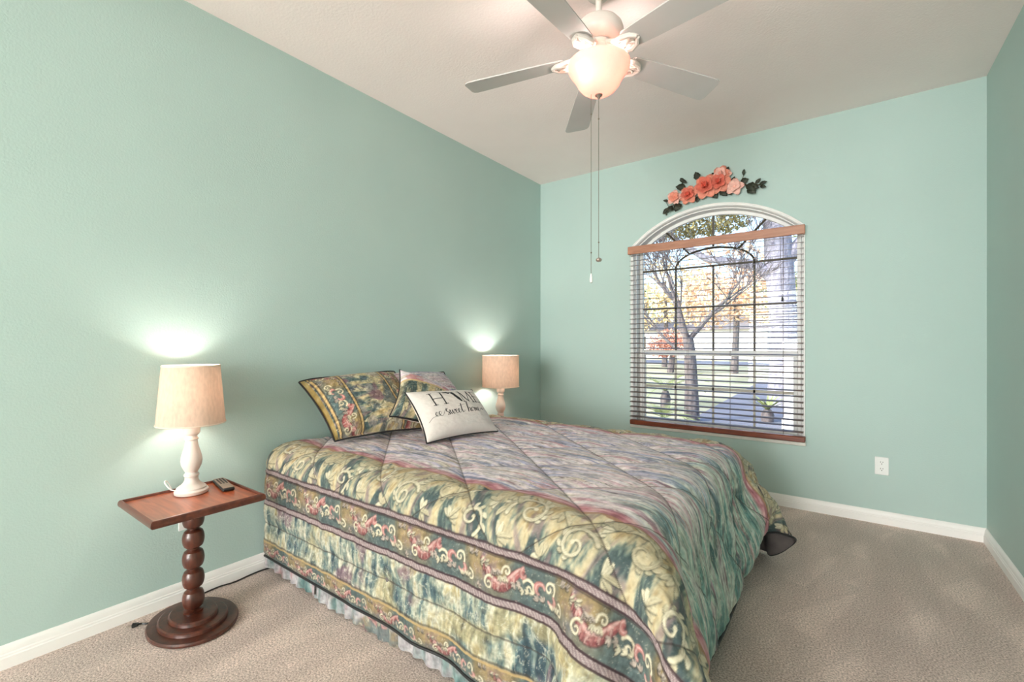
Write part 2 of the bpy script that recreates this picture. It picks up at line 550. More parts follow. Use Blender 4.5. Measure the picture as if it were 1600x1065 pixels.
class Canvas:
    """colour raster over cloth coordinates x in [0,w], y in [0,h]; periodic in x when wrap is set"""
    def __init__(s, w_, h_, res, wrap=False):
        s.w, s.h, s.wrap = w_, h_, wrap
        s.nx, s.ny = max(2, int(round(w_ / res))), max(2, int(round(h_ / res)))
        s.dx, s.dy = w_ / s.nx, h_ / s.ny
        s.X, s.Y = np.meshgrid((np.arange(s.nx) + .5) * s.dx, (np.arange(s.ny) + .5) * s.dy, indexing='ij')
        s.rgb = np.zeros((s.nx, s.ny, 3), np.float32)
        s.a = np.zeros((s.nx, s.ny), np.float32)

    def stroke(s, pts, r0, r1=None, color=(1, 1, 1), alpha=1.0, soft=None):
        """tapered stroke through pts; radius runs r0 -> r1 (or a list)"""
        pts = np.asarray(pts, float)
        n = len(pts)
        rr = np.asarray(r0, float) if np.ndim(r0) else np.linspace(r0, r0 if r1 is None else r1, n)
        aa = soft or max(s.dx, s.dy) * .9
        shifts = (-s.w, 0, s.w) if s.wrap else (0,)
        for sh in shifts:
            P = pts + [sh, 0]
            m = rr.max() + aa * 2
            i0 = max(0, int((P[:, 0].min() - m) / s.dx)); i1 = min(s.nx, int((P[:, 0].max() + m) / s.dx) + 1)
            j0 = max(0, int((P[:, 1].min() - m) / s.dy)); j1 = min(s.ny, int((P[:, 1].max() + m) / s.dy) + 1)
            if i1 <= i0 or j1 <= j0: continue
            X, Y = s.X[i0:i1, j0:j1], s.Y[i0:i1, j0:j1]
            best = np.full(X.shape, -9.0)
            for k in range(n - 1):
                a, b = P[k], P[k + 1]
                d = b - a
                L2 = max(d @ d, 1e-12)
                t = np.clip(((X - a[0]) * d[0] + (Y - a[1]) * d[1]) / L2, 0, 1)
                dist = np.hypot(X - a[0] - t * d[0], Y - a[1] - t * d[1])
                best = np.maximum(best, rr[k] + (rr[k + 1] - rr[k]) * t - dist)
            f = (np.clip(best / aa + .5, 0, 1) * alpha).astype(np.float32)
            s.rgb[i0:i1, j0:j1] = mixc(s.rgb[i0:i1, j0:j1], color, f)
            s.a[i0:i1, j0:j1] = np.maximum(s.a[i0:i1, j0:j1], f)

    def poly(s, pts, color):
        pts = np.asarray(pts, float)
        ins = np.zeros(s.X.shape, bool)
        n = len(pts)
        for k in range(n):
            (x0, y0), (x1, y1) = pts[k], pts[(k + 1) % n]
            c = ((y0 > s.Y) != (y1 > s.Y)) & (s.X < (x1 - x0) * (s.Y - y0) / (y1 - y0 + 1e-12) + x0)
            ins ^= c
        s.rgb[ins] = color

    def sample(s, x, y):
        x = np.mod(x, s.w) if s.wrap else np.clip(x, 0, s.w - 1e-6)
        y = np.clip(y, 0, s.h - 1e-6)
        fx, fy = x / s.dx - .5, y / s.dy - .5
        i0, j0 = np.floor(fx).astype(int), np.floor(fy).astype(int)
        tx, ty = (fx - i0)[..., None].astype(np.float32), (fy - j0)[..., None].astype(np.float32)
        ia, ib = (i0 % s.nx, (i0 + 1) % s.nx) if s.wrap else (np.clip(i0, 0, s.nx - 1), np.clip(i0 + 1, 0, s.nx - 1))
        ja, jb = np.clip(j0, 0, s.ny - 1), np.clip(j0 + 1, 0, s.ny - 1)
        R = s.rgb
        return (R[ia, ja] * (1 - tx) + R[ib, ja] * tx) * (1 - ty) + (R[ia, jb] * (1 - tx) + R[ib, jb] * tx) * ty


def spiral(cx, cy, r0, r1, a0, a1, n=26):
    t = np.linspace(0, 1, n)
    a = np.radians(a0 + (a1 - a0) * t)
    r = r0 * (r1 / r0) ** t
    return np.stack([cx + r * np.cos(a), cy + r * np.sin(a)], -1)


CREAM, CREAM2 = lin(230, 217, 182), lin(214, 199, 160)
DTEAL, TEAL, SAGE = lin(52, 76, 78), lin(104, 140, 134), lin(140, 156, 128)
GOLD, OCHRE, MAUVE = lin(190, 160, 98), lin(150, 116, 56), lin(132, 100, 116)
ROSE, RED, PINK = lin(190, 116, 110), lin(156, 78, 80), lin(218, 168, 158)


def lobe(cv, p, ang, L_, W_, bend, col, dark):
    """one leaf lobe: narrow foot, full middle, pointed curling tip"""
    t = np.linspace(0, 1, 9)
    a = ang + bend * t
    q = np.array(p) + np.cumsum(np.stack([np.cos(a), np.sin(a)], -1) * (L_ / 9), 0)
    w_ = W_ * (np.sin(PI * np.clip(t * .92 + .08, 0, 1)) ** .7) + .0006
    cv.stroke(q + [0, -.0024], w_ + .0018, color=dark, alpha=.7)
    cv.stroke(q, w_, color=col, alpha=.92)
    cv.stroke(q[1:7], .0008, color=dark, alpha=.35)


def leafy_spiral(cv, cx, cy, R, a0, turn, col, dark, lobes=7, wd=.008):
    """an acanthus scroll: tapering spiral with a ball end and leaf lobes along its back"""
    sgn = 1 if turn > 0 else -1
    sp = spiral(cx, cy, R, R * .17, a0, a0 + turn, 40)
    wds = np.linspace(wd, wd * .5, 40)
    for k in range(lobes):
        i = int(1 + k * 21 / max(1, lobes))
        ang = math.radians(a0 + turn * i / 39)
        lobe(cv, sp[i], ang - sgn * .1, R * (.62 - .045 * k), R * (.125 - .007 * k), -sgn * 1.2, col if k % 3 else CREAM2, dark)
    for k in range(4):
        i = int(4 + k * 5)
        ang = math.radians(a0 + turn * i / 39)
        lobe(cv, sp[i], ang + PI + sgn * .9, R * .30, R * .07, sgn * .9, CREAM2, dark)
    cv.stroke(sp + [0, -.002], wds + .003, color=dark, alpha=.55)
    cv.stroke(sp, wds, color=col, alpha=.95)
    cv.stroke(sp[3:28] + [.001, .001], wds[3:28] * .2, color=dark, alpha=.4)
    e = sp[-1]
    cv.stroke([e, e + [1e-4, 0]], wd * 1.15, color=col)


def scroll_band(h_, tile=.36, res=.0024):
    """rose and cream running scroll on teal, ochre and mauve ground"""
    cv = Canvas(tile, h_, res, True)
    ph = 2 * PI / tile
    k0 = tile / .50
    t = .5 + .5 * np.sin(cv.X * ph + 1.0) * .8 + .5 * (fbm(cv.X * 30, cv.Y * 30, 3) - .5)
    cv.rgb = ramp(t, [(0, (80, 100, 102)), (.35, (110, 122, 114)), (.6, (148, 128, 88)), (.8, (172, 146, 98)), (1, (144, 116, 124))])
    low = sstep(.55, .2, cv.Y / h_)
    cv.rgb = mixc(cv.rgb, lin(98, 118, 118), low * .6)
    c = h_ * .5
    m = h_ / .115
    x = np.linspace(0, 1, 40)
    wav = np.stack([(.02 + x * .23) * k0, c + m * (.028 * np.cos(x * 2 * PI * .95 + .3) + .006)], -1)
    rad = m * (.004 + .0135 * np.sin(x * PI) ** .8)
    cv.stroke(wav, rad + .003, color=lin(84, 56, 58), alpha=.6)
    cv.stroke(wav, rad, color=RED)
    cv.stroke(wav + [0, .004 * m], rad * .6, color=ROSE)
    cv.stroke(wav + [0, .008 * m], rad * .28, color=PINK)
    for k in range(10):
        p = wav[4 + k * 3]
        lobe(cv, p + [0, .006 * m], -1.9 + .25 * math.sin(k), .024 * m, .0026, .5, PINK if k % 2 else ROSE, lin(96, 50, 52))
    for (cx, cy, R, a0, tr, wd) in ((.075, c - .024 * m, .027, 60, 460, .0036), (.165, c + .022 * m, .021, 200, -430, .0034),
                                    (.285, c - .004 * m, .031, 150, -480, .0040), (.385, c + .016 * m, .026, -30, 450, .0036),
                                    (.455, c - .026 * m, .022, 100, -420, .0034)):
        R *= m * .9; wd *= m
        sp = spiral(cx * k0, cy, R, R * .2, a0, a0 + tr, 30)
        cv.stroke(sp, np.linspace(wd + .002, wd * .6 + .002, 30), color=lin(64, 62, 60), alpha=.5)
        cv.stroke(sp, np.linspace(wd, wd * .55, 30), color=CREAM)
    for (cx, cy, R, a0, a1) in ((.335, c + .004 * m, .022, 20, 260), (.405, c - .010 * m, .020, 200, 420), (.25, c + .03 * m, .016, 100, 330)):
        sp = spiral(cx * k0, cy, R * m * .9, R * m * .5, a0, a1, 18)
        cv.stroke(sp, [.0085 * m * (1 - .6 * abs(k / 9 - 1)) for k in range(18)], color=ROSE)
        cv.stroke(sp, .002, color=PINK)
    for k in range(18):
        x0 = (k * .618 % 1) * tile
        y0 = h_ * (.12 + .76 * ((k * .371) % 1))
        a = k * 2.4
        for da in (-.7, 0, .7):
            lobe(cv, (x0, y0), a + da, .017 * m, .0026 * m, .4, CREAM if k % 2 else lin(204, 184, 168), lin(70, 66, 60))
    return cv


def acanthus_panel(h_, tile=.74, res=.0026):
    """cream acanthus scrolls on gold, teal and mauve ground"""
    cv = Canvas(tile, h_, res, True)
    k = 2 * PI / tile
    U, V = np.cos(cv.X * k) * .9, np.sin(cv.X * k) * .9
    t = fbm(U * 2.1 + cv.Y * 4, V * 2.1 + cv.Y * 5, 11, 4)
    t2 = fbm(U * 9 + 4 + cv.Y * 18, V * 9 - cv.Y * 12, 21, 4)
    g = np.clip((t - .5) * 3.0 + (t2 - .5) * 1.0 + .52 + (cv.Y / h_ - .5) * .7, 0, 1)
    cv.rgb = ramp(g, [(0, (82, 102, 102)), (.18, (116, 134, 124)), (.33, (166, 168, 142)), (.5, (206, 190, 150)), (.78, (216, 196, 150)), (1, (194, 166, 112))])
    mv = sstep(.56, .70, fbm(U * 3 + 9, V * 3 + cv.Y * 8, 31, 3))
    cv.rgb = mixc(cv.rgb, lin(160, 134, 132), mv * .75)
    dkp = sstep(.60, .74, fbm(U * 7 + 2, V * 7 + cv.Y * 14, 35, 4))
    cv.rgb = mixc(cv.rgb, lin(70, 88, 84), dkp * .5)
    wx = .02 * (fbm(U * 5, V * 5 + cv.Y * 10, 44, 2) - .5)
    st = fbm((cv.X + wx) * 70, cv.Y * 10, 41, 3)
    cv.rgb *= (.92 + .16 * st)[..., None]
    dk = lin(74, 82, 70)
    s = h_ / .28
    leafy_spiral(cv, .115, .165 * s, 0.095 * s, 200, -500, CREAM, dk, 9, .0075 * s)
    leafy_spiral(cv, .30, .095 * s, 0.078 * s, 20, 480, CREAM, dk, 8, .007 * s)
    leafy_spiral(cv, .475, .175 * s, 0.088 * s, 150, -480, CREAM2, dk, 8, .0072 * s)
    leafy_spiral(cv, .64, .085 * s, 0.068 * s, -60, 460, CREAM, dk, 7, .0065 * s)
    for (x0, y0, an, sz) in ((.03, .05, .5, .055), (.21, .21, -.5, .06), (.20, .03, 2.6, .05), (.39, .20, 2.4, .055), (.40, .05, .3, .06), (.555, .06, 1.2, .05), (.56, .20, -.4, .06),
                             (.72, .18, 3.3, .05), (.33, .235, -.2, .04), (.02, .235, -.6, .05)):
        for kk, da in enumerate((-1.15, .95, -.6, .5, 0)):
            lobe(cv, (x0, y0 * s), an + da, sz * s * (1.25 if da == 0 else .95), .0085 * s, .7 * (1 if da > 0 else -1), CREAM if kk % 2 else CREAM2, dk)
    return cv


BAND_H, PANEL_H = .115, .245
BAND = scroll_band(BAND_H)
PANEL = acanthus_panel(PANEL_H)
HEM = scroll_band(.075, .30)


def braid(rgb, d, u, half=.0105):
    """a pale twisted cord between two dark lines; d = signed distance from its centre"""
    e = np.abs(d)
    rgb = mixc(rgb, lin(86, 58, 66), sstep(half + .007, half + .003, e) * .9)
    tw = .5 + .5 * np.sin((u * 1.0 + d * .9) * 2 * PI / .013 + 6 * fbm(u * 30, d * 60, 91, 2))
    tw = tw * .5 + .5 * fbm(u * 60, d * 120, 92, 3)
    core = ramp(tw, [(0, (128, 102, 106)), (.5, (168, 144, 144)), (1, (206, 190, 184))])
    f = sstep(half, half - .003, e)[..., None]
    rgb = rgb * (1 - f) + core * f
    return mixc(rgb, lin(70, 44, 50), sstep(.0035, .001, np.abs(e - half - .001)) * .6)


def ridge(n, w_):
    return sstep(w_, 0, np.abs(n - .5))


def streaks(u, v, seed=0):
    """marbled water-colour streaks of the centre panel, running along u"""
    wv = v +   .035 * (fbm(u * 2.6, v * 3.2, seed + 50, 3) - .5) + .022 * (fbm(u * 8, v * 9, seed + 60, 3) - .5)
    wu = u + .06 * (fbm(u * 4, v * 5, seed + 61, 2) - .5)
    a = fbm(wu * 1.9, wv * 21, seed + 1, 5, .6)
    b = fbm(wu * 2.8 + 5, wv * 46, seed + 2, 4, .6)
    c = fbm(wu * 2.4 + 9, wv * 9, seed + 3, 4, .55)
    d = fbm(wu * 3.6 + 2, wv * 32, seed + 4, 4, .6)
    t = np.clip((a - .5) * 2.3 + (b - .5) * .9 + .5, 0, 1)
    lav = ramp(t, [(0, (136, 146, 176)), (.2, (178, 176, 200)), (.4, (214, 202, 214)), (.6, (230, 220, 218)), (.8, (224, 198, 206)), (1, (204, 162, 174))])
    tl = ramp(t, [(0, (74, 112, 114)), (.22, (110, 156, 150)), (.42, (142, 178, 166)), (.6, (184, 196, 180)), (.8, (170, 156, 160)), (1, (150, 116, 126))])
    f = sstep(1.66, 2.06, u + .5 * (c - .5) + .2 * (a - .5))
    rgb = lav * (1 - f[..., None]) + tl * f[..., None]
    rgb = mixc(rgb, lin(196, 184, 148), sstep(.56, .68, d) * .55 * (1 - .5 * f))
    rgb = mixc(rgb, lin(134, 148, 176), sstep(.58, .70, c) * sstep(.55, .42, a) * .6 * (1 - f))
    rgb = mixc(rgb, lin(190, 120, 132), sstep(.43, .34, c) * sstep(.5, .6, b) * .6)
    rgb = mixc(rgb, lin(226, 220, 210), ridge(a, .022) * .6)
    rgb = mixc(rgb, lin(98, 84, 90), ridge(b, .024) * sstep(.48, .58, d) * .75)
    rgb = mixc(rgb, lin(88, 92, 92), sstep(.66, .78, b) * sstep(.5, .58, c) * .6)
    e = fbm(wu * 4.5 + 11, wv * 15, seed + 5, 4, .55)
    rgb = mixc(rgb, lin(52, 88, 94), sstep(.57, .66, e) * f * .75)
    rgb = mixc(rgb, lin(112, 120, 144), sstep(.59, .68, e) * (1 - f) * .5)
    rgb = mixc(rgb, lin(206, 214, 204), sstep(.42, .34, e) * f * .5)
    return rgb


def brushwork(rgb, u, v, seed, ang=.5, amt=1.0):
    """short painted brush marks: tonal mottling, pale filaments and dark flecks"""
    wu = u + .030 * (fbm(u * 11, v * 11, seed, 3) - .5)
    wv = v + .030 * (fbm(u * 11 + 5, v * 11 + 9, seed + 1, 3) - .5)
    ca, sa = math.cos(ang), math.sin(ang)
    p, q = wu * ca + wv * sa, -wu * sa + wv * ca
    n1 = fbm(p * 26, q * 75, seed + 2, 3, .6)
    n2 = fbm(p * 75 + 3, q * 30, seed + 3, 3, .6)
    n3 = fbm(wu * 38, wv * 38, seed + 4, 4, .6)
    k = np.clip(1 + amt * (1.15 * (n1 - .5) + .9 * (n2 - .5) + .9 * (n3 - .5)), .45, 1.6)
    rgb = rgb * k[..., None]
    rgb = mixc(rgb, lin(224, 214, 190), ridge(n3, .020) * sstep(.45, .6, n1) * .55 * amt)
    return mixc(rgb, lin(58, 66, 66), sstep(.64, .78, n2) * sstep(.5, .6, n3) * .55 * amt)


def watery(u, v, seed=0):
    """teal, green, gold and mauve washes with upright cream streaks"""
    wu = u + .05 * (fbm(u * 5, v * 6, seed + 20, 3) - .5)
    wv = v + .08 * (fbm(u * 6, v * 5 + 3, seed + 21, 3) - .5)
    a = fbm(wu * 6 + wv * 2, wv * 6 - wu * 2, seed + 1, 5, .55)
    b = fbm(wu * 34, wv * 7 + .3 * wu, seed + 2, 4, .6)
    c = fbm(wu * 3.1 + wv, wv * 3.3 - wu * .8, seed + 3, 4)
    t = np.clip((a - .5) * 2.6 + (b - .5) * 1.9 + .5, 0, 1)
    rgb = ramp(t, [(0, (66, 92, 104)), (.2, (98, 124, 126)), (.4, (134, 150, 138)), (.58, (170, 174, 152)), (.8, (204, 198, 172)), (1, (188, 172, 122))])
    rgb = mixc(rgb, lin(140, 108, 122), sstep(.54, .61, c) * .85)
    rgb = mixc(rgb, lin(190, 170, 108), sstep(.42, .33, c) * .6)
    fl = fbm(wu * 10 + wv * 6, wv * 10 - wu * 4, seed + 5, 4)
    rgb = mixc(rgb, lin(214, 212, 188), ridge(fl, .022) * .55)
    rgb = mixc(rgb, lin(222, 218, 196), sstep(.58, .72, b) * .5)
    rgb = mixc(rgb, lin(60, 84, 88), sstep(.40, .28, b) * sstep(.5, .4, a) * .6)
    return rgb


S_HEM, S_SEAM, S_B2, S_B1, S_PINK = .075, .168, .275, .425, .655


def comforter_print(u, v, VT, UT):
    s = np.minimum(v, VT - v)
    ue = u + np.where(v > VT / 2, .23, 0)
    rgb = brushwork(streaks(u, v), u * .45, v, 660, .12, .8)
    # pink edge of the centre panel
    e = s - S_PINK + .012 * (fbm(u * 5, v * 0 + 3, 70, 2) - .5)
    pk = ramp(fbm(u * 14, v * 50, 71, 3), [(.3, (150, 74, 90)), (.5, (200, 128, 138)), (.7, (222, 178, 176))])
    f = (sstep(-.006, 0, e) * sstep(.05, .02, e))[..., None] * .9
    rgb = rgb * (1 - f) + pk * f
    rgb = mixc(rgb, lin(196, 140, 96), sstep(.012, .006, np.abs(e + .010)) * .9)
    # gold acanthus panel
    m = (s < S_PINK - .012 + .012 * (fbm(u * 5, v * 0 + 3, 70, 2) - .5)) & (s > S_B1)
    pan = PANEL.sample(ue, (s - S_B1) * PANEL_H / (S_PINK - S_B1))
    pan = brushwork(pan, u, s, 600, 1.3, .38)
    rgb = np.where(m[..., None], pan, rgb)
    # scroll band and lower panel
    band = BAND.sample(ue, (s - S_B2 - .012) * BAND_H / (S_B1 - S_B2 - .024))
    band = brushwork(band, u, s, 640, .2, .6)
    rgb = np.where(((s <= S_B1) & (s > S_B2))[..., None], band, rgb)
    wt = brushwork(watery(u, s), u, s, 620, 1.45, .8)
    rgb = np.where((s <= S_B2)[..., None], wt, rgb)
    rgb = braid(rgb, s - S_B1, u)
    rgb = braid(rgb, s - S_B2, u, .0095)
    # hem band along the sides and the foot
    h = s + .0 * u
    hc = ue
    hb = HEM.sample(hc, h)
    hb = brushwork(hb, u, v, 680, .3, .5)
    rgb = np.where((h < S_HEM)[..., None], hb, rgb)
    rgb = mixc(rgb, lin(196, 164, 104), sstep(.006, .003, np.abs(h - S_HEM - .004)))
    rgb = mixc(rgb, lin(84, 70, 52), sstep(.006, .003, np.abs(h - S_HEM - .013)) * .7)
    # stitching lines
    q = quilt_dist(u, v, VT, UT)
    rgb = mixc(rgb, lin(76, 62, 58), sstep(.0036, .001, q) * .7)
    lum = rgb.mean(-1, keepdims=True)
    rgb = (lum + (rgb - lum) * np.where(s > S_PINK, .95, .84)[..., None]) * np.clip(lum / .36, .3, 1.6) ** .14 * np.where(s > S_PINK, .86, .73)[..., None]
    return np.clip(rgb, 0.004, .95)


def quilt_dist(u, v, VT, UT):
    s = np.minimum(v, VT - v)
    x, y = u + .03, v - VT / 2 - 1.88
    k = 1 / math.hypot(1, .845)
    def d(c, o, per):
        t = (c - o) / per
        return np.abs(t - np.round(t)) * per * k
    dia = np.minimum(d(y + .845 * x, -1.012, .42), d(y - .845 * x, -3.24, .42))
    dia = np.where(s > S_B1 + .006, dia, 9.0)
    par = np.minimum(np.abs(s - S_SEAM), np.minimum(np.abs(s - S_B1 + .018), np.abs(s - S_B2 - .014) + .004))
    par = np.where(s < S_B1 + .006, par, 9.0)
    return np.minimum(dia, par)


# ------------------------------------------------------------------ room shell
def plain_box(name, lo, hi, m, kind='structure', **k):
    b = MB(); b.box(lo, hi)
    o = b.build(name, m, smooth=False)
    return tag(o, kind=kind, **k)


T = .16
plain_box('floor', (-T, FRONT_Y - T, -.12), (ROOM_W + T, T, 0), CARPET, label='beige speckled cut-pile carpet across the bedroom floor', cat='floor')
plain_box('ceiling', (-T, FRONT_Y - T, ROOM_H), (ROOM_W + T, T, ROOM_H + .12), CEIL, label='flat off-white textured ceiling around the fan', cat='ceiling')
plain_box('wall_left', (-T, FRONT_Y - T, 0), (0, 0, ROOM_H), WALL, label='mint green wall behind the head of the bed', cat='wall')
plain_box('wall_right', (ROOM_W, FRONT_Y - T, 0), (ROOM_W + T, 0, ROOM_H), WALL, label='mint green wall strip at the far right edge', cat='wall')

# window opening: straight sides, half-elliptical head
WX0, WX1, WZ0, WZS, WZT = .935, 2.21, .455, 1.93, 2.262
WC, WA, WB = (WX0 + WX1) / 2, (WX1 - WX0) / 2, WZT - WZS


EA, EB, EZ = .91, .91, 1.352      # the head is a flat circular arc between the straight sides


def arch_outline(inset, z_bottom=None, n=40):
    """outline of the opening, inset by a distance; from bottom left over the arch to bottom right"""
    a, b, h = EA - inset, EB - inset, WA - inset
    zb = WZ0 + inset if z_bottom is None else z_bottom
    t0 = math.acos(h / a)
    pts = [(WC - h, zb)]
    for k in range(n + 1):
        t = (PI - t0) - (PI - 2 * t0) * k / n
        pts.append((WC + a * math.cos(t), EZ + b * math.sin(t)))
    pts.append((WC + h, zb))
    return pts


def wall_back():
    b = MB()
    o = arch_outline(.012, WZ0)
    xl, xr = o[0][0], o[-1][0]
    arch = o[1:-1]
    for x0, x1, z0, z1 in ((-T, xl, 0, ROOM_H), (xr, ROOM_W + T, 0, ROOM_H), (xl, xr, 0, WZ0)):
        b.box((x0, 0, z0), (x1, T, z1))
    for p, q in zip(arch[:-1], arch[1:]):
        vs = [(p[0], y, p[1]) for y in (0, T)] + [(q[0], y, q[1]) for y in (0, T)] + [(q[0], y, ROOM_H) for y in (0, T)] + [(p[0], y, ROOM_H) for y in (0, T)]
        b.add(vs, [(0, 2, 4, 6), (1, 7, 5, 3), (0, 1, 3, 2)])
    me_o = b.build('wall_back', WALL, smooth=False)
    tag(me_o, 'mint green wall with the arched window', 'wall', kind='structure')


wall_back()
# front wall; its wide opening is made up to pass the fill light
for nm, lo, hi in (('wall_front', (0, FRONT_Y - T, 2.5), (ROOM_W, FRONT_Y, ROOM_H)),):
    b = MB()
    b.box(lo, hi); b.box((0, FRONT_Y - T, 0), (.2, FRONT_Y, 2.5)); b.box((ROOM_W - .2, FRONT_Y - T, 0), (ROOM_W, FRONT_Y, 2.5))
    tag(b.build(nm, WALL, smooth=False), 'mint green wall around the made-up wide opening behind the viewer', 'wall', kind='structure')


ADDED_HALL_Y = FRONT_Y - 5.2  # added hall shell: keeps the sun out and holds the fill light
plain_box('floor_added_hall', (-T, ADDED_HALL_Y, -.12), (ROOM_W + T, FRONT_Y - T, 0), CARPET, label='carpet of the added, unseen hall behind the viewer', cat='floor')
plain_box('ceiling_added_hall', (-T, ADDED_HALL_Y, ROOM_H), (ROOM_W + T, FRONT_Y - T, ROOM_H + .12), CEIL, label='ceiling of the added, unseen hall behind the viewer', cat='ceiling')
for nm, lo, hi in (('wall_added_hall_left', (-T, ADDED_HALL_Y, 0), (0, FRONT_Y - T, ROOM_H)), ('wall_added_hall_right', (ROOM_W, ADDED_HALL_Y, 0), (ROOM_W + T, FRONT_Y - T, ROOM_H)), ('wall_added_hall_end', (0, ADDED_HALL_Y, 0), (ROOM_W, ADDED_HALL_Y + T, ROOM_H))):
    plain_box(nm, lo, hi, WALL, label='mint wall of the added, unseen hall behind the viewer', cat='wall')


def baseboard(name, p0, p1, inward, label):
    """moulded skirting swept between two floor points"""
    prof = [(0, 0), (.016, 0), (.016, .040), (.0135, .044), (.0135, .050), (.011, .054), (.0105, .066), (.007, .076), (.003, .082), (0, .083)]
    p0, p1, inn = Vector(p0), Vector(p1), Vector(inward)
    vs = [p0 + inn * d + Vector((0, 0, z)) for d, z in prof] + [p1 + inn * d + Vector((0, 0, z)) for d, z in prof]
    n = len(prof)
    b = MB()
    b.add(vs, [(i, i + 1, n + i + 1, n + i) for i in range(n - 1)] + [tuple(range(n)), tuple(range(n, 2 * n))])
    tag(b.build(name, WHITE, smooth=True, angle=25), label, 'baseboard', kind='structure')


baseboard('baseboard_left', (0, FRONT_Y, 0), (0, 0, 0), (1, 0, 0), 'white moulded baseboard along the bed-head wall')
baseboard('baseboard_back', (0, 0, 0), (ROOM_W, 0, 0), (0, -1, 0), 'white moulded baseboard below the window wall')
baseboard('baseboard_right', (ROOM_W, 0, 0), (ROOM_W, FRONT_Y, 0), (-1, 0, 0), 'white moulded baseboard at the right edge')


# ------------------------------------------------------------------ window
win = empty('window_1', (WC, 0, WZ0), label='arched white window with dark grille over a garden view', cat='window', kind='structure')


def sweep_outline(b, insets, ys, n=40, zb=WZ0):
    """ring strip following the opening; each profile point is (inset, y)"""
    rows = [[(p[0], y, p[1]) for p in arch_outline(i, zb, n)] for i, y in zip(insets, ys)]
    m = len(rows[0])
    vs = [p for r in rows for p in r]
    fs = []
    for r in range(len(rows) - 1):
        for k in range(m - 1):
            fs.append((r * m + k, r * m + k + 1, (r + 1) * m + k + 1, (r + 1) * m + k))
    b.add(vs, fs)


b = MB()
sweep_outline(b, [0.0, -.001, .002, .008, .011, .017, .022, .026, .026, .030, .034, .034, .058, .058],
              [.01, -.011, -.016, -.016, -.012, -.010, -.004, .004, .028, .034, .034, .125, .125, .155])
b.build('window_frame', WHITE, win, angle=30)
b = MB(); b.box((WX0 - .002, -.028, WZ0 - .006), (WX1 + .006, .15, WZ0 + .022), bev=.005)
b.build('window_sill', mat('marble_sill', lin(226, 222, 212), .3, var=.06, vscale=14), win)
GX0, GX1, GZ0 = WX0 + .058, WX1 - .058, WZ0 + .075
b = MB()
for (x0, x1, z0, z1, y0, y1) in ((GX0 - .005, GX1 + .005, 1.068, 1.112, .105, .16), (GX0 - .005, GX1 + .005, WZ0 + .02, GZ0, .105, .15),
                                 (GX0 - .004, GX0 + .022, WZ0 + .02, 1.07, .11, .15), (GX1 - .022, GX1 + .004, WZ0 + .02, 1.07, .11, .15)):
    b.box((x0, y0, z0), (x1, y1, z1), bev=.004)
b.build('sash', WHITE, win)
b = MB()
o = arch_outline(.056, WZ0 + .05)
b.add([(p[0], .146, p[1]) for p in o] + [(p[0], .150, p[1]) for p in o],
      [tuple(range(len(o))), tuple(reversed(range(len(o), 2 * len(o))))] + [(i, (i + 1) % len(o), len(o) + (i + 1) % len(o), len(o) + i) for i in range(len(o))])
b.build('pane', GLASS, win, smooth=False)
# grille of the upper sash (dark bars) and of the lower sash (pale bars)
VX = [1.275, 1.573, 1.871]
yb, hw = .138, .0075
b = MB()
for x in VX:
    b.box((x - hw, yb - .006, 1.11), (x + hw, yb + .006, 1.80))
for z in (1.80, 1.47):
    b.box((GX0, yb - .006, z - hw), (GX1, yb + .006, z + hw))
ra, rb_ = VX[2] - WC, .145
arc = [(WC + ra * math.cos(t), yb, 1.80 + rb_ * math.sin(t)) for t in [PI * k / 24 for k in range(25)]]
b.tube(arc, .0085, 6)
b.box((WC - hw, yb - .006, 1.80 + rb_), (WC + hw, yb + .006, WZT - .055))
for sg in (-1, 1):
    a = math.radians(52)
    p0 = (WC + sg * ra * math.cos(a), yb, 1.80 + rb_ * math.sin(a))
    b.tube([p0, (WC + sg * .375, yb, EZ + math.sqrt((EB - .058) ** 2 - .375 ** 2))], .0085, 6)
b.build('muntin', DARKBROWN, win, smooth=False)['label'] = 'dark grille bars of the upper sash'
b = MB()
for x in VX:
    b.box((x - hw, yb - .012, GZ0), (x + hw, yb, 1.07))
b.box((GX0 + .02, yb - .012, .79), (GX1 - .02, yb, .812))
b.build('muntin', BEIGE, win, smooth=False)['label'] = 'cream grille bars of the lower sash'

# ------------------------------------------------------------------ wooden blind
bl = empty('window_blind', (WC, -.02, .48), label='open brown wooden slat blind hanging in front of the arched window', cat='blind')
b = MB(); b.box((.928, -.066, 1.930), (2.212, -.052, 1.996), bev=.003); b.box((.928, -.054, 1.932), (.942, -.018, 1.994)); b.box((2.198, -.054, 1.932), (2.212, -.018, 1.994))
b.build('valance', VALANCE, bl)['label'] = 'light brown wooden valance'
b = MB(); b.box((.945, -.050, 1.940), (2.195, -.020, 1.985), bev=.002); b.build('headrail', SLAT, bl)
NSL = 34
z_lo, z_hi = .548, 1.918
slat_me = None
for k in range(NSL):
    z = z_lo + (z_hi - z_lo) * k / (NSL - 1)
    if slat_me is None:
        b = MB()
        prof = [(-.0225, -.0004), (-.012, .0012), (0, .0018), (.012, .0012), (.0225, -.0004), (.0225, .0014), (.012, .0032), (0, .0038), (-.012, .0032), (-.0225, .0014)]
        vs = [(-.630, y, z_) for y, z_ in prof] + [(.630, y, z_) for y, z_ in prof]
        n = len(prof)
        b.add(vs, [(i, (i + 1) % n, n + (i + 1) % n, n + i) for i in range(n)] + [tuple(range(n)), tuple(range(n, 2 * n))])
        so = b.build('slat', SLAT)
        slat_me = so.data
    else:
        so = bpy.data.objects.new('slat', slat_me); COL.objects.link(so)
    so.parent = bl
    so.location = (0.0, -.017, z - .48)
    so.rotation_euler = (math.radians(8), 0, 0)
b = MB(); b.box((.946, -.064, .481), (2.214, -.010, .520), bev=.005)
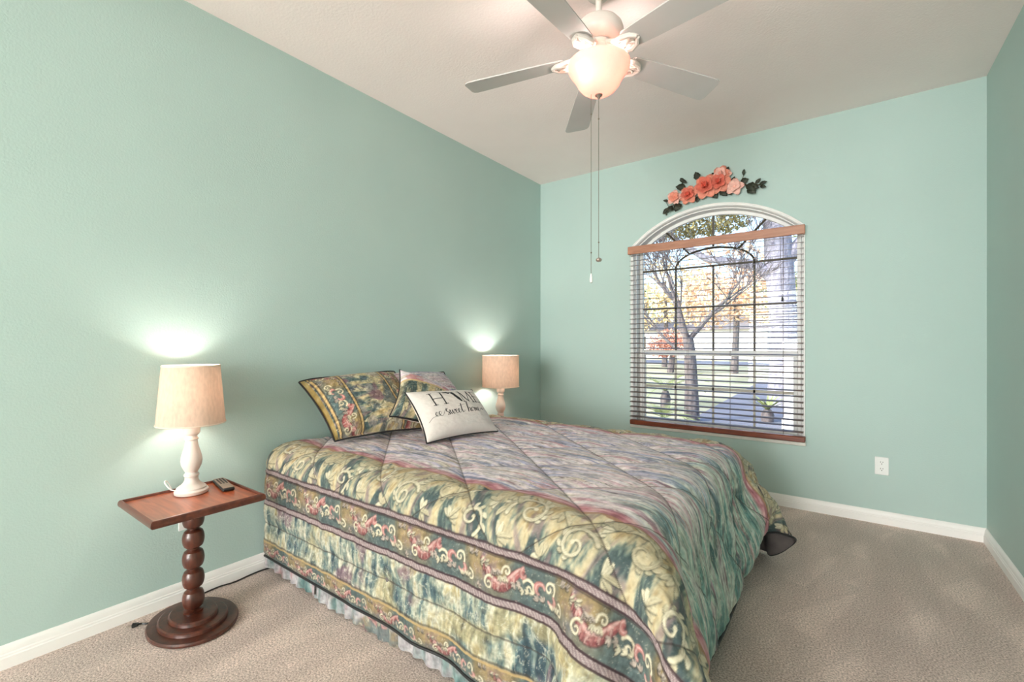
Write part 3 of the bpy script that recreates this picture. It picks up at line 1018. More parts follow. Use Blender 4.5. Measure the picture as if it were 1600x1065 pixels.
b.build('bottom_rail', RAILW, bl)['label'] = 'reddish brown bottom rail'
for x in (1.06, 1.42, 1.73, 2.08):
    b = MB()
    for y in (-.0605, -.0145):
        b.tube([(x, y, .52), (x, y, 1.93)], .0011, 5)
    b.build('ladder_cord', LADDER, bl)
b = MB()
for dx in (-.012, .006):
    b.tube([(2.075 + dx, -.064, 1.93), (2.077 + dx * .4, -.066, 1.50)], .0014, 5)
pc = b.build('pull_cord', CORD, bl)
b = MB(); b.lathe([(.003, 0), (.007, .006), (.0065, .022), (.002, .034)], (2.077, -.066, 1.468), 12)
t_ = b.build('tassel', BLACK, bl)

# ------------------------------------------------------------------ outlets
def outlet(name, loc, rz, label):
    e = empty(name, loc, label=label, cat='outlet', group='wall outlets')
    e.rotation_euler = (0, 0, rz)
    b = MB(); b.box((-.036, -.006, -.058), (.036, 0, .058), bev=.004)
    o = b.build('cover_plate', OUTLET); o.parent = e
    for dz in (-.021, .021):
        b = MB()
        n = 20
        pl = [(.0165 * math.cos(2 * PI * k / n), dz + max(-.0135, min(.0135, .0165 * math.sin(2 * PI * k / n)))) for k in range(n)]
        b.prism(pl, 1, -.0078, -.005)
        o = b.build('socket', OUTLET, smooth=False); o.parent = e
        s_ = MB()
        s_.box((-.0075, -.0085, dz + .001), (-.0050, -.0070, dz + .009)); s_.box((.0050, -.0085, dz + .002), (.0075, -.0070, dz + .0085))
        s_.prism([(.0028 * math.cos(2 * PI * k / 10), dz - .0065 + .0028 * math.sin(2 * PI * k / 10)) for k in range(10)], 1, -.0085, -.007)
        q = s_.build('slot', DARKSLOT, smooth=False); q.parent = o
    return e


outlet('wall_outlet', (2.629, 0, .374), 0, 'white wall outlet on the window wall above the carpet, right of the window')
outlet('wall_outlet', (0, -3.004, .374), PI / 2, 'white wall outlet half hidden behind the pedestal table column')

# ------------------------------------------------------------------ ceiling fan
FX, FY = 1.573, -1.980
fan = empty('ceiling_fan', (FX, FY, ROOM_H), label='white five-blade ceiling fan with a lit frosted glass bowl', cat='ceiling fan')
c0 = (FX, FY, 0)
b = MB(); b.lathe([(.018, 2.672), (.036, 2.674), (.052, 2.690), (.066, 2.715), (.070, 2.74)], c0, 40); b.build('canopy', FANW, fan)
b = MB(); b.lathe([(.0135, 2.575), (.0135, 2.69)], c0, 20); b.build('downrod', FANW, fan)
b = MB()
b.lathe([(.046, 2.478), (.060, 2.480), (.092, 2.486), (.102, 2.496), (.107, 2.512), (.107, 2.528), (.101, 2.546), (.088, 2.562), (.066, 2.574), (.040, 2.581), (.02, 2.583)], c0, 56)
b.build('motor_housing', FANW, fan)
b = MB()
b.lathe([(.030, 2.398), (.044, 2.402), (.046, 2.424), (.050, 2.428), (.052, 2.440), (.048, 2.444), (.047, 2.458), (.053, 2.462), (.055, 2.474), (.050, 2.478), (.048, 2.495)], c0, 48)
b.build('switch_housing', FANW, fan)


def fan_blade(az):
    ca, sa = math.cos(az), math.sin(az)
    drop, pitch = math.radians(4.0), math.radians(11)
    def W(r, t, z):  # radial, tangential, up
        z2 = 2.418 - math.tan(drop) * (r - .10) + z - t * math.tan(pitch)
        return (FX + ca * r - sa * t, FY + sa * r + ca * t, z2)
    out_ = []
    r0, r1 = .150, .612
    for (r, hw_) in ((r0, .040), (r0 + .012, .048), (r0 + .1, .054), (r1 - .06, .066), (r1 - .022, .0665), (r1 - .006, .058), (r1, .044)):
        out_.append((r, hw_))
    pl = [(r, -h_) for r, h_ in out_] + [(r, h_) for r, h_ in reversed(out_)]
    b = MB()
    n = len(pl)
    vs = [W(r, t, .003) for r, t in pl] + [W(r, t, -.003) for r, t in pl]
    b.add(vs, [tuple(range(n)), tuple(reversed(range(n, 2 * n)))] + [(i, (i + 1) % n, n + (i + 1) % n, n + i) for i in range(n)])
    bo = b.build('blade', BLADE, fan, smooth=False)
    b = MB()
    # bracket: two arms, a leaf plate and scroll loops below the blade
    for sg in (-1, 1):
        b.tube([W(.050, sg * .006, .040), W(.085, sg * .016, .016), W(.12, sg * .030, -.008), W(.155, sg * .036, -.014), W(.185, sg * .026, -.012), W(.205, sg * .004, -.010)],
               [.008, .010, .011, .012, .011, .008], 8)
        loop = [W(.150 + .030 * math.cos(t), sg * .018 + .015 * math.sin(t), -.012) for t in [2 * PI * k / 16 for k in range(16)]]
        b.tube(loop, .0065, 6, closed=True)
    b.tube([W(.050, 0, .040), W(.09, 0, .010), W(.13, 0, -.006), W(.20, 0, -.008)], [.012, .014, .012, .006], 8)
    b.add([W(.11, -.028, -.004), W(.20, -.020, -.004), W(.212, 0, -.004), W(.20, .020, -.004), W(.11, .028, -.004),
           W(.11, -.028, -.008), W(.20, -.020, -.008), W(.212, 0, -.008), W(.20, .020, -.008), W(.11, .028, -.008)],
          [(0, 1, 2, 3, 4), (9, 8, 7, 6, 5)] + [(i, (i + 1) % 5, 5 + (i + 1) % 5, 5 + i) for i in range(5)])
    io = b.build('blade_iron', FANW)
    io.parent = bo
    io.matrix_parent_inverse = (bo.matrix_parent_inverse @ Matrix.Identity(4)).inverted() if False else Matrix.Identity(4)


for k in range(5):
    fan_blade(math.radians(55.3 + 72 * k))
b = MB()
outp = [(.012, 2.2560), (.035, 2.2580), (.056, 2.2660), (.075, 2.2790), (.089, 2.296), (.099, 2.316), (.110, 2.334), (.124, 2.352), (.1325, 2.368), (.1345, 2.380), (.133, 2.388)]
inp = [(r - .003, z + .0015) for r, z in reversed(outp)]
b.lathe(outp + [(.1315, 2.3895)] + inp[:-1] + [(.009, 2.259)], c0, 64)
bowl = b.build('glass_bowl', BOWL, fan)
bowl['label'] = 'lit frosted glass bowl'
b = MB(); b.lathe([(.003, 2.236), (.006, 2.240), (.009, 2.246), (.016, 2.250), (.0165, 2.254), (.010, 2.258), (.006, 2.262), (.005, 2.40)], c0, 24); b.build('finial', NICKEL, fan)
for (dx, dz0, z1, kind) in ((0.0, 2.236, 1.535, 'disc'), (-.033, 2.30, 1.462, 'drop')):
    x, y = FX + dx * .806, FY + dx * .592 - (.11 * 0 if dx else 0)
    if dx:
        pts = [(x - .05, y + .07, 2.40), (x - .02, y + .06, 2.34), (x, y, 2.235), (x, y, 2.19), (x, y, z1)]
        pts = [(x, y, 2.2570), (x, y, 2.19), (x, y, z1)]
    else:
        pts = [(x, y, dz0), (x, y, z1)]
    b = MB(); b.tube(pts, .0011, 5)
    for zz in ((2.15, 1.61) if dx == 0 else (2.17, 1.565)):
        b.sphere((x, y, zz), .0035, 10, 6)
    ch = b.build('pull_chain', CHAIN, fan)
    b = MB()
    if kind == 'disc':
        b.lathe([(.001, -.010), (.009, -.009), (.013, -.004), (.013, .002), (.008, .006), (.002, .009)], (x, y, z1), 20)
    else:
        b.lathe([(.001, -.030), (.006, -.026), (.0068, -.014), (.005, .0), (.002, .012)], (x, y, z1), 16)
    f_ = b.build('chain_fob', NICKEL if kind == 'disc' else WHITECORD)
    f_.parent = ch
b = MB(); b.lathe([(.03, 2.392), (.082, 2.392), (.088, 2.396), (.082, 2.401), (.03, 2.403)], c0, 40); b.build('added_baffle', FANW, fan)  # added disc that keeps bulb glow off the motor and irons
for dx, dy in ((-.018, -.078), (.0, .078)):
    lp = light('fan_bulb', 'POINT', (FX + dx, FY + dy, 2.318), 8.0, (1.0, .91, .86), shadow_soft_size=.03)
    lp.parent = fan
    lp.matrix_parent_inverse = Matrix.Translation(-fan.location)


# ------------------------------------------------------------------ pedestal tables
def pedestal_table(cx, cy, label):
    e = empty('pedestal_table', (cx, cy, 0), label=label, cat='table', group='pedestal side tables')
    cxy = (cx, cy, 0)
    x0, x1, y0, y1 = cx - .197, cx + .197, cy - .198, cy + .198
    b = MB(); b.box((x0 + .010, y0 + .010, .500), (x1 - .010, y1 - .010, .518), bev=.002); b.build('table_top', TABLETOP, e)
    b = MB()
    # raised moulded rim, mitred: sweep a profile round the rectangle
    prof = [(.014, .496), (.004, .498), (-.002, .504), (-.003, .513), (-.001, .522), (.003, .527), (.008, .528), (.0105, .525), (.0115, .517)]
    ring = []
    for (sx, sy) in ((-1, -1), (1, -1), (1, 1), (-1, 1)):
        ring.append([(cx + sx * (.197 - d), cy + sy * (.198 - d), z) for d, z in prof])
    n = len(prof)
    for k in range(4):
        a, c_ = ring[k], ring[(k + 1) % 4]
        b.add(a + c_, [(i, (i + 1) % n, n + (i + 1) % n, n + i) for i in range(n)])
    b.build('rim', TABLERIM, e, angle=50)
    b = MB()
    prof = [(.034, .052), (.036, .060)]
    for k in range(5):
        zc = .105 + k * .0835
        for i in range(9):
            t = -1 + 2 * i / 8
            prof.append((.0205 + .0190 * math.sqrt(max(0, 1 - t * t)), zc + t * .0405))
    prof += [(.032, .487), (.044, .490), (.046, .500)]
    b.lathe(prof, cxy, 36)
    b.build('column', TABLEDK, e, angle=30)
    b = MB()
    sx, sy = 1.0, .80
    b.lathe([(.180, .001), (.193, .004), (.195, .012), (.190, .018), (.150, .019), (.148, .030), (.142, .034), (.106, .035), (.104, .046), (.098, .051), (.04, .053)], cxy, 64, 0, sx, sy)
    b.build('base', TABLEDK, e, angle=30)
    return e


pedestal_table(.245, -3.063, 'reddish brown pedestal table with bead-turned column, left of the bed')
pedestal_table(.25, -.79, 'dark wooden pedestal table hidden behind the bed, under the farther lamp')


# ------------------------------------------------------------------ lamps
def table_lamp(cx, cy, z0, label, top_r, bot_r, energy, bulb_z):
    e = empty('table_lamp', (cx, cy, z0), label=label, cat='lamp', group='bedside lamps')
    c = (cx, cy, z0)
    b = MB()
    b.lathe([(.058, 0), (.062, .003), (.063, .014), (.060, .019), (.056, .021), (.055, .027), (.050, .032), (.040, .039), (.031, .048), (.026, .058), (.0245, .070), (.026, .074),
             (.0285, .077), (.0285, .083), (.024, .087), (.023, .093), (.029, .104), (.037, .122), (.040, .140), (.039, .155), (.034, .176), (.027, .200), (.023, .222), (.022, .230),
             (.026, .233), (.026, .238), (.022, .241), (.0215, .250), (.027, .255), (.032, .262), (.0325, .282), (.034, .286), (.034, .291), (.012, .294), (.008, .36)], c, 40)
    b.build('base', LAMPBASE, e, angle=35)
    b = MB()
    zb, zt = .300, .556
    b.lathe([(bot_r, zb), (top_r, zt)], c, 56)
    # open cylinder only: drop the caps, add an inner skin
    sv, sf = [], []
    seg = 56
    for k in range(seg):
        a = 2 * PI * k / seg
        for r, z in ((bot_r, zb), (top_r, zt), (top_r - .002, zt), (bot_r - .002, zb)):
            sv.append((cx + r * math.cos(a), cy + r * math.sin(a), z0 + z))
    for k in range(seg):
        k2 = (k + 1) % seg
        for i in range(4):
            sf.append((k * 4 + i, k2 * 4 + i, k2 * 4 + (i + 1) % 4, k * 4 + (i + 1) % 4))
    b = MB(); b.add(sv, sf)
    sh = b.build('lamp_shade', SHADE, e, angle=60)
    sh['label'] = 'lit off-white linen shade'
    for r, z in ((bot_r, zb + .004), (top_r, zt - .004)):
        b = MB()
        b.tube([(cx + (r + .0003) * math.cos(t), cy + (r + .0003) * math.sin(t), z0 + z) for t in [2 * PI * k / 56 for k in range(56)]], .0022, 6, closed=True)
        tr = b.build('shade_trim', SHADE_TRIM); tr.parent = sh; tr.matrix_parent_inverse = Matrix.Identity(4)
    b = MB()
    b.tube([(cx - top_r + .002, cy, z0 + zt - .03), (cx, cy, z0 + .372), (cx + top_r - .002, cy, z0 + zt - .03)], .0014, 6)
    b.tube([(cx, cy - top_r + .002, z0 + zt - .03), (cx, cy, z0 + .372), (cx, cy + top_r - .002, z0 + zt - .03)], .0014, 6)
    b.build('harp', NICKEL, e)
    l_ = light('lamp_bulb', 'POINT', (cx, cy, z0 + bulb_z), energy, (1.0, .95, .89), shadow_soft_size=.045)
    l_.parent = e
    l_.matrix_parent_inverse = Matrix.Translation(-e.location)
    return e


table_lamp(.148, -3.037, .5185, 'white turned table lamp with tapered shade, nearer one beside the remote control', .106, .127, 5.0, .455)
table_lamp(.185, -.885, .5185, 'white turned table lamp with straight drum shade, farther one behind the bed', .148, .149, 9.0, .43)

# lamp cord from the near lamp down to the outlet
b = MB()
cpts = [(.085, -3.060, .523), (.06, -3.085, .527), (.035, -3.10, .556), (.020, -3.09, .560), (.014, -3.075, .535), (.018, -3.06, .48), (.022, -3.03, .44), (.022, -3.010, .41), (.012, -3.004, .396)]
fine = []
for i in range(len(cpts) - 1):
    for k in range(5):
        t = k / 5
        p0, p1, p2, p3 = [np.array(cpts[max(0, min(len(cpts) - 1, i + d))]) for d in (-1, 0, 1, 2)]
        fine.append(tuple(.5 * (2 * p1 + (p2 - p0) * t + (2 * p0 - 5 * p1 + 4 * p2 - p3) * t * t + (3 * p1 - p0 - 3 * p2 + p3) * t ** 3)))
b.tube(fine + [cpts[-1]], .0028, 8)
tag(b.build('lamp_cord', WHITECORD), 'white lamp cord looping off the back edge of the near table', 'cord')

# black extension lead on the carpet with its plug
pc = empty('power_cord', (.09, -3.20, .004), label='black power cord with plug lying along the left baseboard', cat='cord')
kp = [(.098, -3.196, .010), (.112, -3.175, .008), (.098, -3.12, .006), (.064, -3.06, .006), (.040, -3.00, .006), (.032, -2.94, .006), (.027, -2.88, .006), (.040, -2.82, .006), (.030, -2.75, .006), (.028, -2.68, .006), (.05, -2.60, .006)]
fine = []
for i in range(len(kp) - 1):
    for k in range(6):
        t = k / 6
        p0, p1, p2, p3 = [np.array(kp[max(0, min(len(kp) - 1, i + d))]) for d in (-1, 0, 1, 2)]
        fine.append(tuple(.5 * (2 * p1 + (p2 - p0) * t + (2 * p0 - 5 * p1 + 4 * p2 - p3) * t * t + (3 * p1 - p0 - 3 * p2 + p3) * t ** 3)))
b = MB(); b.tube(fine, .0034, 8); b.build('cable', BLACK, pc)
b = MB()
d = Vector((-.45, -.89, 0)).normalized()
p = Vector((.098, -3.196, .011))
b.tube([p, p + d * .012, p + d * .014, p + d * .030, p + d * .032, p + d * .036], [.004, .006, .0095, .0125, .0125, .004], 10, flat=.75)
pl = b.build('plug', BLACK, pc)
b = MB()
sd = Vector((d.y, -d.x, 0))
for sg in (-1, 1):
    q = p + d * .036 + sd * (.006 * sg)
    b.tube([q, q + d * .014], .0022, 6)
pr = b.build('prong', NICKEL); pr.parent = pl

# remote control on the near table
rc = empty('remote_control', (.163, -2.917, .518), label='small dark remote control lying on the near pedestal table', cat='remote control')
rc.rotation_euler = (0, 0, math.radians(-9.5))
def rem(name, m, bm, parent=rc):
    o = bm.build(name, m); o.parent = parent; return o
b = MB(); b.box((-.098, -.024, 0.0005), (.098, .024, .017), bev=.005); rb = rem('body', BLACK, b)
b = MB(); b.box((-.094, -.021, .0165), (.094, .021, .0182), bev=.0006); rem('face_plate', REMOTE_FACE, b)
for i in range(6):
    for j in range(3):
        b = MB(); b.box((-.082 + i * .017, -.014 + j * .0115, .018), (-.071 + i * .017, -.007 + j * .0115, .0200), bev=.001)
        rem('button', BUTTON, b)

# ------------------------------------------------------------------ bed under the comforter
bed = empty('bed', (1.0, -1.88, 0), label='queen bed with mattress hidden under the printed comforter', cat='bed')
BX0, BX1, BY0, BY1, BZ = .035, 1.985, -2.655, -1.105, .612
b = MB(); b.box((BX0, BY0, .36), (BX1, BY1, BZ), bev=.05); b.build('mattress', MATTRESS, bed)
b = MB(); b.box((BX0, BY0 + .01, .14), (BX1 - .01, BY1 - .01, .358), bev=.015); b.build('box_spring', MATTRESS, bed)
for lx in (BX0 + .1, BX1 - .1):
    for ly in (BY0 + .12, BY1 - .12):
        b = MB(); b.lathe([(.018, 0), (.026, .02), (.026, .141)], (lx, ly, 0), 16); b.build('leg', BLACK, bed)

# ------------------------------------------------------------------ draped comforter: small cloth relaxation on a coarse sheet
VT, UT = 2.52, 2.44
NU, NV = 66, 70
RC = .45


def cloth_coords(nu, nv):
    """fabric coordinates; the two foot corners are rounded off"""
    U, V = np.meshgrid(np.linspace(0, UT, nu), np.linspace(0, VT, nv), indexing='ij')
    for side in (0, 1):
        vv = V if side == 0 else VT - V
        p = (U - (UT - RC)) / RC; q = (RC - vv) / RC
        m = (p > 0) & (q > 0)
        mx = np.maximum(p, q); n2 = np.sqrt(p * p + q * q) + 1e-9
        g = 1 + (mx / n2 - 1) * np.clip(mx, 0, 1) ** 1.0
        p2, q2 = np.where(m, p * g, p), np.where(m, q * g, q)
        U = np.where(m, UT - RC + RC * p2, U)
        vv = np.where(m, RC - RC * q2, vv)
        V = vv if side == 0 else VT - vv
    return U, V


def relax():
    U, V = cloth_coords(NU, NV)
    X = np.stack([U + .03, V - VT / 2 - 1.88, np.full_like(U, BZ + .03)], -1)
    rest2 = X.copy()
    # initial fold: sides and foot bent a little downwards
    over = np.maximum(0, np.maximum(BY0 - X[..., 1], X[..., 1] - BY1)) + np.maximum(0, X[..., 0] - BX1)
    X[..., 2] -= over * .15
    prev = X.copy()
    cons = []
    for (du, dv, k) in ((1, 0, 1.0), (0, 1, 1.0), (1, 1, .6), (1, -1, .6), (2, 0, .35), (0, 2, .35), (4, 0, .10), (0, 4, .10)):
        for par in (0, 1):
            st = max(du, abs(dv))
            I, J = np.meshgrid(np.arange(NU - du), np.arange(NV - abs(dv)), indexing='ij')
            key = (I // st) if du else (J // st)
            m = key % 2 == par
            a_i, a_j = I[m], J[m] + (abs(dv) if dv < 0 else 0)
            b_i, b_j = a_i + du, a_j + dv
            L0 = np.linalg.norm(rest2[a_i, a_j] - rest2[b_i, b_j], axis=-1)
            cons.append((a_i * NV + a_j, b_i * NV + b_j, L0, k))
    X = X.reshape(-1, 3); prev = prev.reshape(-1, 3)
    lo = np.array([BX0 - .3, BY0, .02]); hi = np.array([BX1, BY1, BZ]); r = .07
    c, hf = (lo + hi) / 2, (hi - lo) / 2 - r
    marg = .022
    dt2 = .012 ** 2 * 9.81
    # the two foot corners stand away from the bed: a few rim points are drawn outwards
    hooks = []
    Vf, Uf = V.reshape(-1), U.reshape(-1)
    for far, pts in ((True, ((.10, .525, (2.035, -1.10, .575)), (.24, .515, (2.08, -1.10, .44)), (.36, .505, (2.11, -1.095, .325)), (.485, .50, (2.15, -1.085, .205)),
                             (.485, .70, (2.05, -1.285, .22)), (.36, .20, (2.085, -1.01, .05)), (.22, .06, (2.02, -1.03, .03)))),
                     (False, ((.10, .515, (2.06, -2.685, .575)), (.20, .505, (2.115, -2.685, .485)), (.33, .495, (2.185, -2.68, .37)), (.485, .485, (2.25, -2.67, .22)),
                              (.485, .66, (2.115, -2.53, .15)), (.485, .80, (2.045, -2.39, .11)), (.36, .20, (2.17, -2.80, .05)), (.20, .05, (2.05, -2.78, .06))))):
        for du_, s0, tgt in pts:
            pu, pv = BX1 - .03 + du_, (VT - s0 if far else s0)
            hooks.append((int(np.argmin((Uf - pu) ** 2 + (Vf - pv) ** 2)), np.array(tgt)))
    for it in range(420):
        vel = (X - prev) * .965
        prev = X.copy()
        X = X + vel
        X[:, 2] -= dt2
        for sub in range(5):
            for (ia, ib, L0, k) in cons:
                d = X[ib] - X[ia]
                L_ = np.sqrt((d * d).sum(-1)) + 1e-9
                corr = d * ((L_ - L0) / L_ * .5 * k)[:, None]
                np.add.at(X, ia, corr) if False else X.__setitem__(ia, X[ia] + corr)
                X[ib] -= corr
            q = X - c
            aq = np.abs(q) - hf
            o_ = np.maximum(aq, 0)
            ol = np.sqrt((o_ * o_).sum(-1))
            sd = ol + np.minimum(aq.max(-1), 0) - r
            hit = sd < marg
            # push out along the gradient
            g = o_ * np.sign(q) / (ol[:, None] + 1e-9)
            deep = ol < 1e-6
            ax = aq.argmax(-1)
            gd = np.zeros_like(q); gd[np.arange(len(q)), ax] = np.sign(q[np.arange(len(q)), ax])
            g = np.where(deep[:, None], gd, g)
            X = X + g * ((marg - sd) * hit)[:, None]
            fr = np.where(hit, .35, 0)[:, None]
            X = X + (prev - X) * fr * [1, 1, 0]
            fl = X[:, 2] < .012
            X[fl, 2] = .012
            X[fl, :2] = X[fl, :2] * .5 + prev[fl, :2] * .5
            X[:, 0] = np.maximum(X[:, 0], .022)
            if it > 60:
                for hi_, tg in hooks:
                    X[hi_] += (tg - X[hi_]) * min(1.0, (it - 60) / 200)
    return X.reshape(NU, NV, 3), U, V


def upsample(A, nu, nv):
    """Catmull-Rom on a grid, axis by axis"""
    def one(A, n):
        m = A.shape[0]
        t = np.linspace(0, m - 1, n)
        i = np.clip(np.floor(t).astype(int), 0, m - 2)
        f = (t - i).reshape(-1, *([1] * (A.ndim - 1)))
        g = lambda k: A[np.clip(k, 0, m - 1)]
        p0, p1, p2, p3 = g(i - 1), g(i), g(i + 1), g(i + 2)
        p0 = np.where((i == 0).reshape(f.shape), 2 * p1 - p2, p0)
        p3 = np.where((i == m - 2).reshape(f.shape), 2 * p2 - p1, p3)
        return .5 * (2 * p1 + (p2 - p0) * f + (2 * p0 - 5 * p1 + 4 * p2 - p3) * f ** 2 + (3 * p1 - p0 - 3 * p2 + p3) * f ** 3)
    A = one(A, nu)
    return np.swapaxes(one(np.swapaxes(A, 0, 1), nv), 0, 1)


def smooth_grid(X, n):
    for _ in range(n):
        Y = X.copy()
        Y[1:-1] = X[1:-1] * .5 + (X[:-2] + X[2:]) * .25
        Z = Y.copy()
        Z[:, 1:-1] = Y[:, 1:-1] * .5 + (Y[:, :-2] + Y[:, 2:]) * .25
        X = Z
    return X


def grid_normals(P):
    du = np.gradient(P, axis=0); dv = np.gradient(P, axis=1)
    n = np.cross(du, dv)
    return n / (np.linalg.norm(n, axis=-1, keepdims=True) + 1e-12)


XC, UC, VC = relax()
XC = smooth_grid(XC, 2)
FU, FV = 740, 790
P = upsample(XC, FU, FV)
U_ = upsample(UC, FU, FV); V_ = upsample(VC, FU, FV)
Nn = grid_normals(P)
s_ = np.minimum(V_, VT - V_)
he = np.minimum(s_, UT - U_)
q_ = quilt_dist(U_, V_, VT, UT)
puff = .015 * (1 - np.exp(-(q_ / .035) ** 1.1))
puff = np.where(s_ < S_B1, .011 * (1 - np.exp(-(q_ / .03))), puff)
side = sstep(.70, .5, s_)
gath = side * (.0045 * (fbm(U_ * 30 + 2 * fbm(U_ * 3, V_ * 3, 5, 2), s_ * 3.0, 81, 3) - .5) * 2 + .006 * (fbm(U_ * 11, s_ * 2.5, 82, 2) - .5) * 2)
foot = sstep(1.9, 2.1, U_)
rip = foot * .017 * (fbm(V_ * 16, U_ * 2.5, 83, 3) - .5) * 2
wr = .0035 * (fbm(U_ * 14, V_ * 18, 84, 4) - .5) * 2 + .004 * (fbm(U_ * 3, V_ * 9, 85, 3) - .5) * 2
edge = sstep(0, .03, he)
disp = (puff + gath + rip + wr) * (.25 + .75 * edge)
PT = P + Nn * disp[..., None]
PT[..., 0] = np.maximum(PT[..., 0], .006)
PT[..., 2] = np.maximum(PT[..., 2], .008)
comf = empty('comforter', (1.0, -1.88, .62), label='quilted floral print comforter in teal, gold and rose draped over the bed', cat='comforter')
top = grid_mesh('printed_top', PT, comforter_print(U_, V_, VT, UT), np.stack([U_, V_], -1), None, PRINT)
top.parent = comf; top.matrix_parent_inverse = Matrix.Translation(-comf.location)
PBk = upsample(XC, 330, 350)
PBk = PBk - grid_normals(PBk) * .004
PBk[..., 0] = np.maximum(PBk[..., 0], .005); PBk[..., 2] = np.maximum(PBk[..., 2], .006)
bk = grid_mesh('lining', PBk, None, None, None, LINING)
bk.parent = comf; bk.matrix_parent_inverse = Matrix.Translation(-comf.location)
bk['label'] = 'dark grey lining'
Pe = P + Nn * .004
loop = np.concatenate([Pe[:, 0], Pe[-1, 1:], Pe[::-1, -1][1:]])[::6]
loop[:, 0] = np.maximum(loop[:, 0], .012); loop[:, 2] = np.maximum(loop[:, 2], .010)
b = MB(); b.tube([tuple(p) for p in loop], .0058, 8)
pp = b.build('piping', BLACKP); pp.parent = comf; pp.matrix_parent_inverse = Matrix.Translation(-comf.location)
pp['label'] = 'black corded edge'

# ------------------------------------------------------------------ gathered bed skirt
def skirt(name, pts, zb, parent, seed, nz=60):
    """a ruffled valance hanging along pts (list of xy), zb(t) = height of its lower edge"""
    pts = np.array(pts, float)
    seg = np.hypot(*np.diff(pts, axis=0).T)
    L_ = seg.sum()
    n = int(L_ / .004)
    t = np.linspace(0, L_, n)
    cum = np.concatenate([[0], np.cumsum(seg)])
    x = np.interp(t, cum, pts[:, 0]); y = np.interp(t, cum, pts[:, 1])
    dx, dy = np.gradient(x), np.gradient(y)
    nl = np.hypot(dx, dy); nx, ny = dy / nl, -dx / nl
    h_ = np.linspace(0, 1, nz)  # 0 top .. 1 bottom
    TT, HH = np.meshgrid(t, h_, indexing='ij')
    ruf = .007 * HH ** .7 * np.sin(TT * 2 * PI / .075 + 9 * fbm(TT * 5, HH * .6, seed, 2)) + .022 * HH * (fbm(TT * 9, HH * .8, seed + 4, 3) - .5)
    off = ruf + .016 * HH
    Z = .38 + (zb(t)[:, None] - .38) * HH
    Pk = np.stack([x[:, None] + nx[:, None] * off, y[:, None] + ny[:, None] * off, Z], -1)
    a = fbm(TT * 9, HH * 1.2, seed + 7, 4)
    c_ = np.clip((a - .5) * 2.6 + .5, 0, 1)
    rgb = ramp(c_, [(0, (92, 128, 128)), (.25, (140, 162, 158)), (.5, (186, 184, 186)), (.7, (206, 196, 198)), (.85, (196, 158, 160)), (1, (150, 128, 104))])
    sc = HEM.sample(TT * 1.0, (HH * .32) % .075)
    f = sstep(.60, .66, fbm(TT * 5, HH * 1.5, seed + 9, 2))[..., None] * .8
    rgb = rgb * (1 - f) + sc * f
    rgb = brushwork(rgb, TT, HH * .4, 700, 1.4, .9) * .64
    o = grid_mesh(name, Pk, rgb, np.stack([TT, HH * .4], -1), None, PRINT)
    o.parent = parent; o.matrix_parent_inverse = Matrix.Translation(-parent.location)
    return o


sk = empty('bed_skirt', (1.0, -1.88, 0), label='pale gathered print bed skirt showing below the comforter hem', cat='bed skirt')
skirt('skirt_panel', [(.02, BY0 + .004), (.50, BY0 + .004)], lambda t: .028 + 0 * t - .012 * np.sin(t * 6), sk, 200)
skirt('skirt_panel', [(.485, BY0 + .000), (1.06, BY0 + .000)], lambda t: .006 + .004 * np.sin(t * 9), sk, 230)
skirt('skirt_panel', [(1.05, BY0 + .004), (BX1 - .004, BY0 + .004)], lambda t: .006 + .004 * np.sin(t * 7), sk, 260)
skirt('skirt_panel', [(BX1 - .004, BY0), (BX1 - .004, BY1)], lambda t: .006 + .004 * np.sin(t * 7), sk, 290)


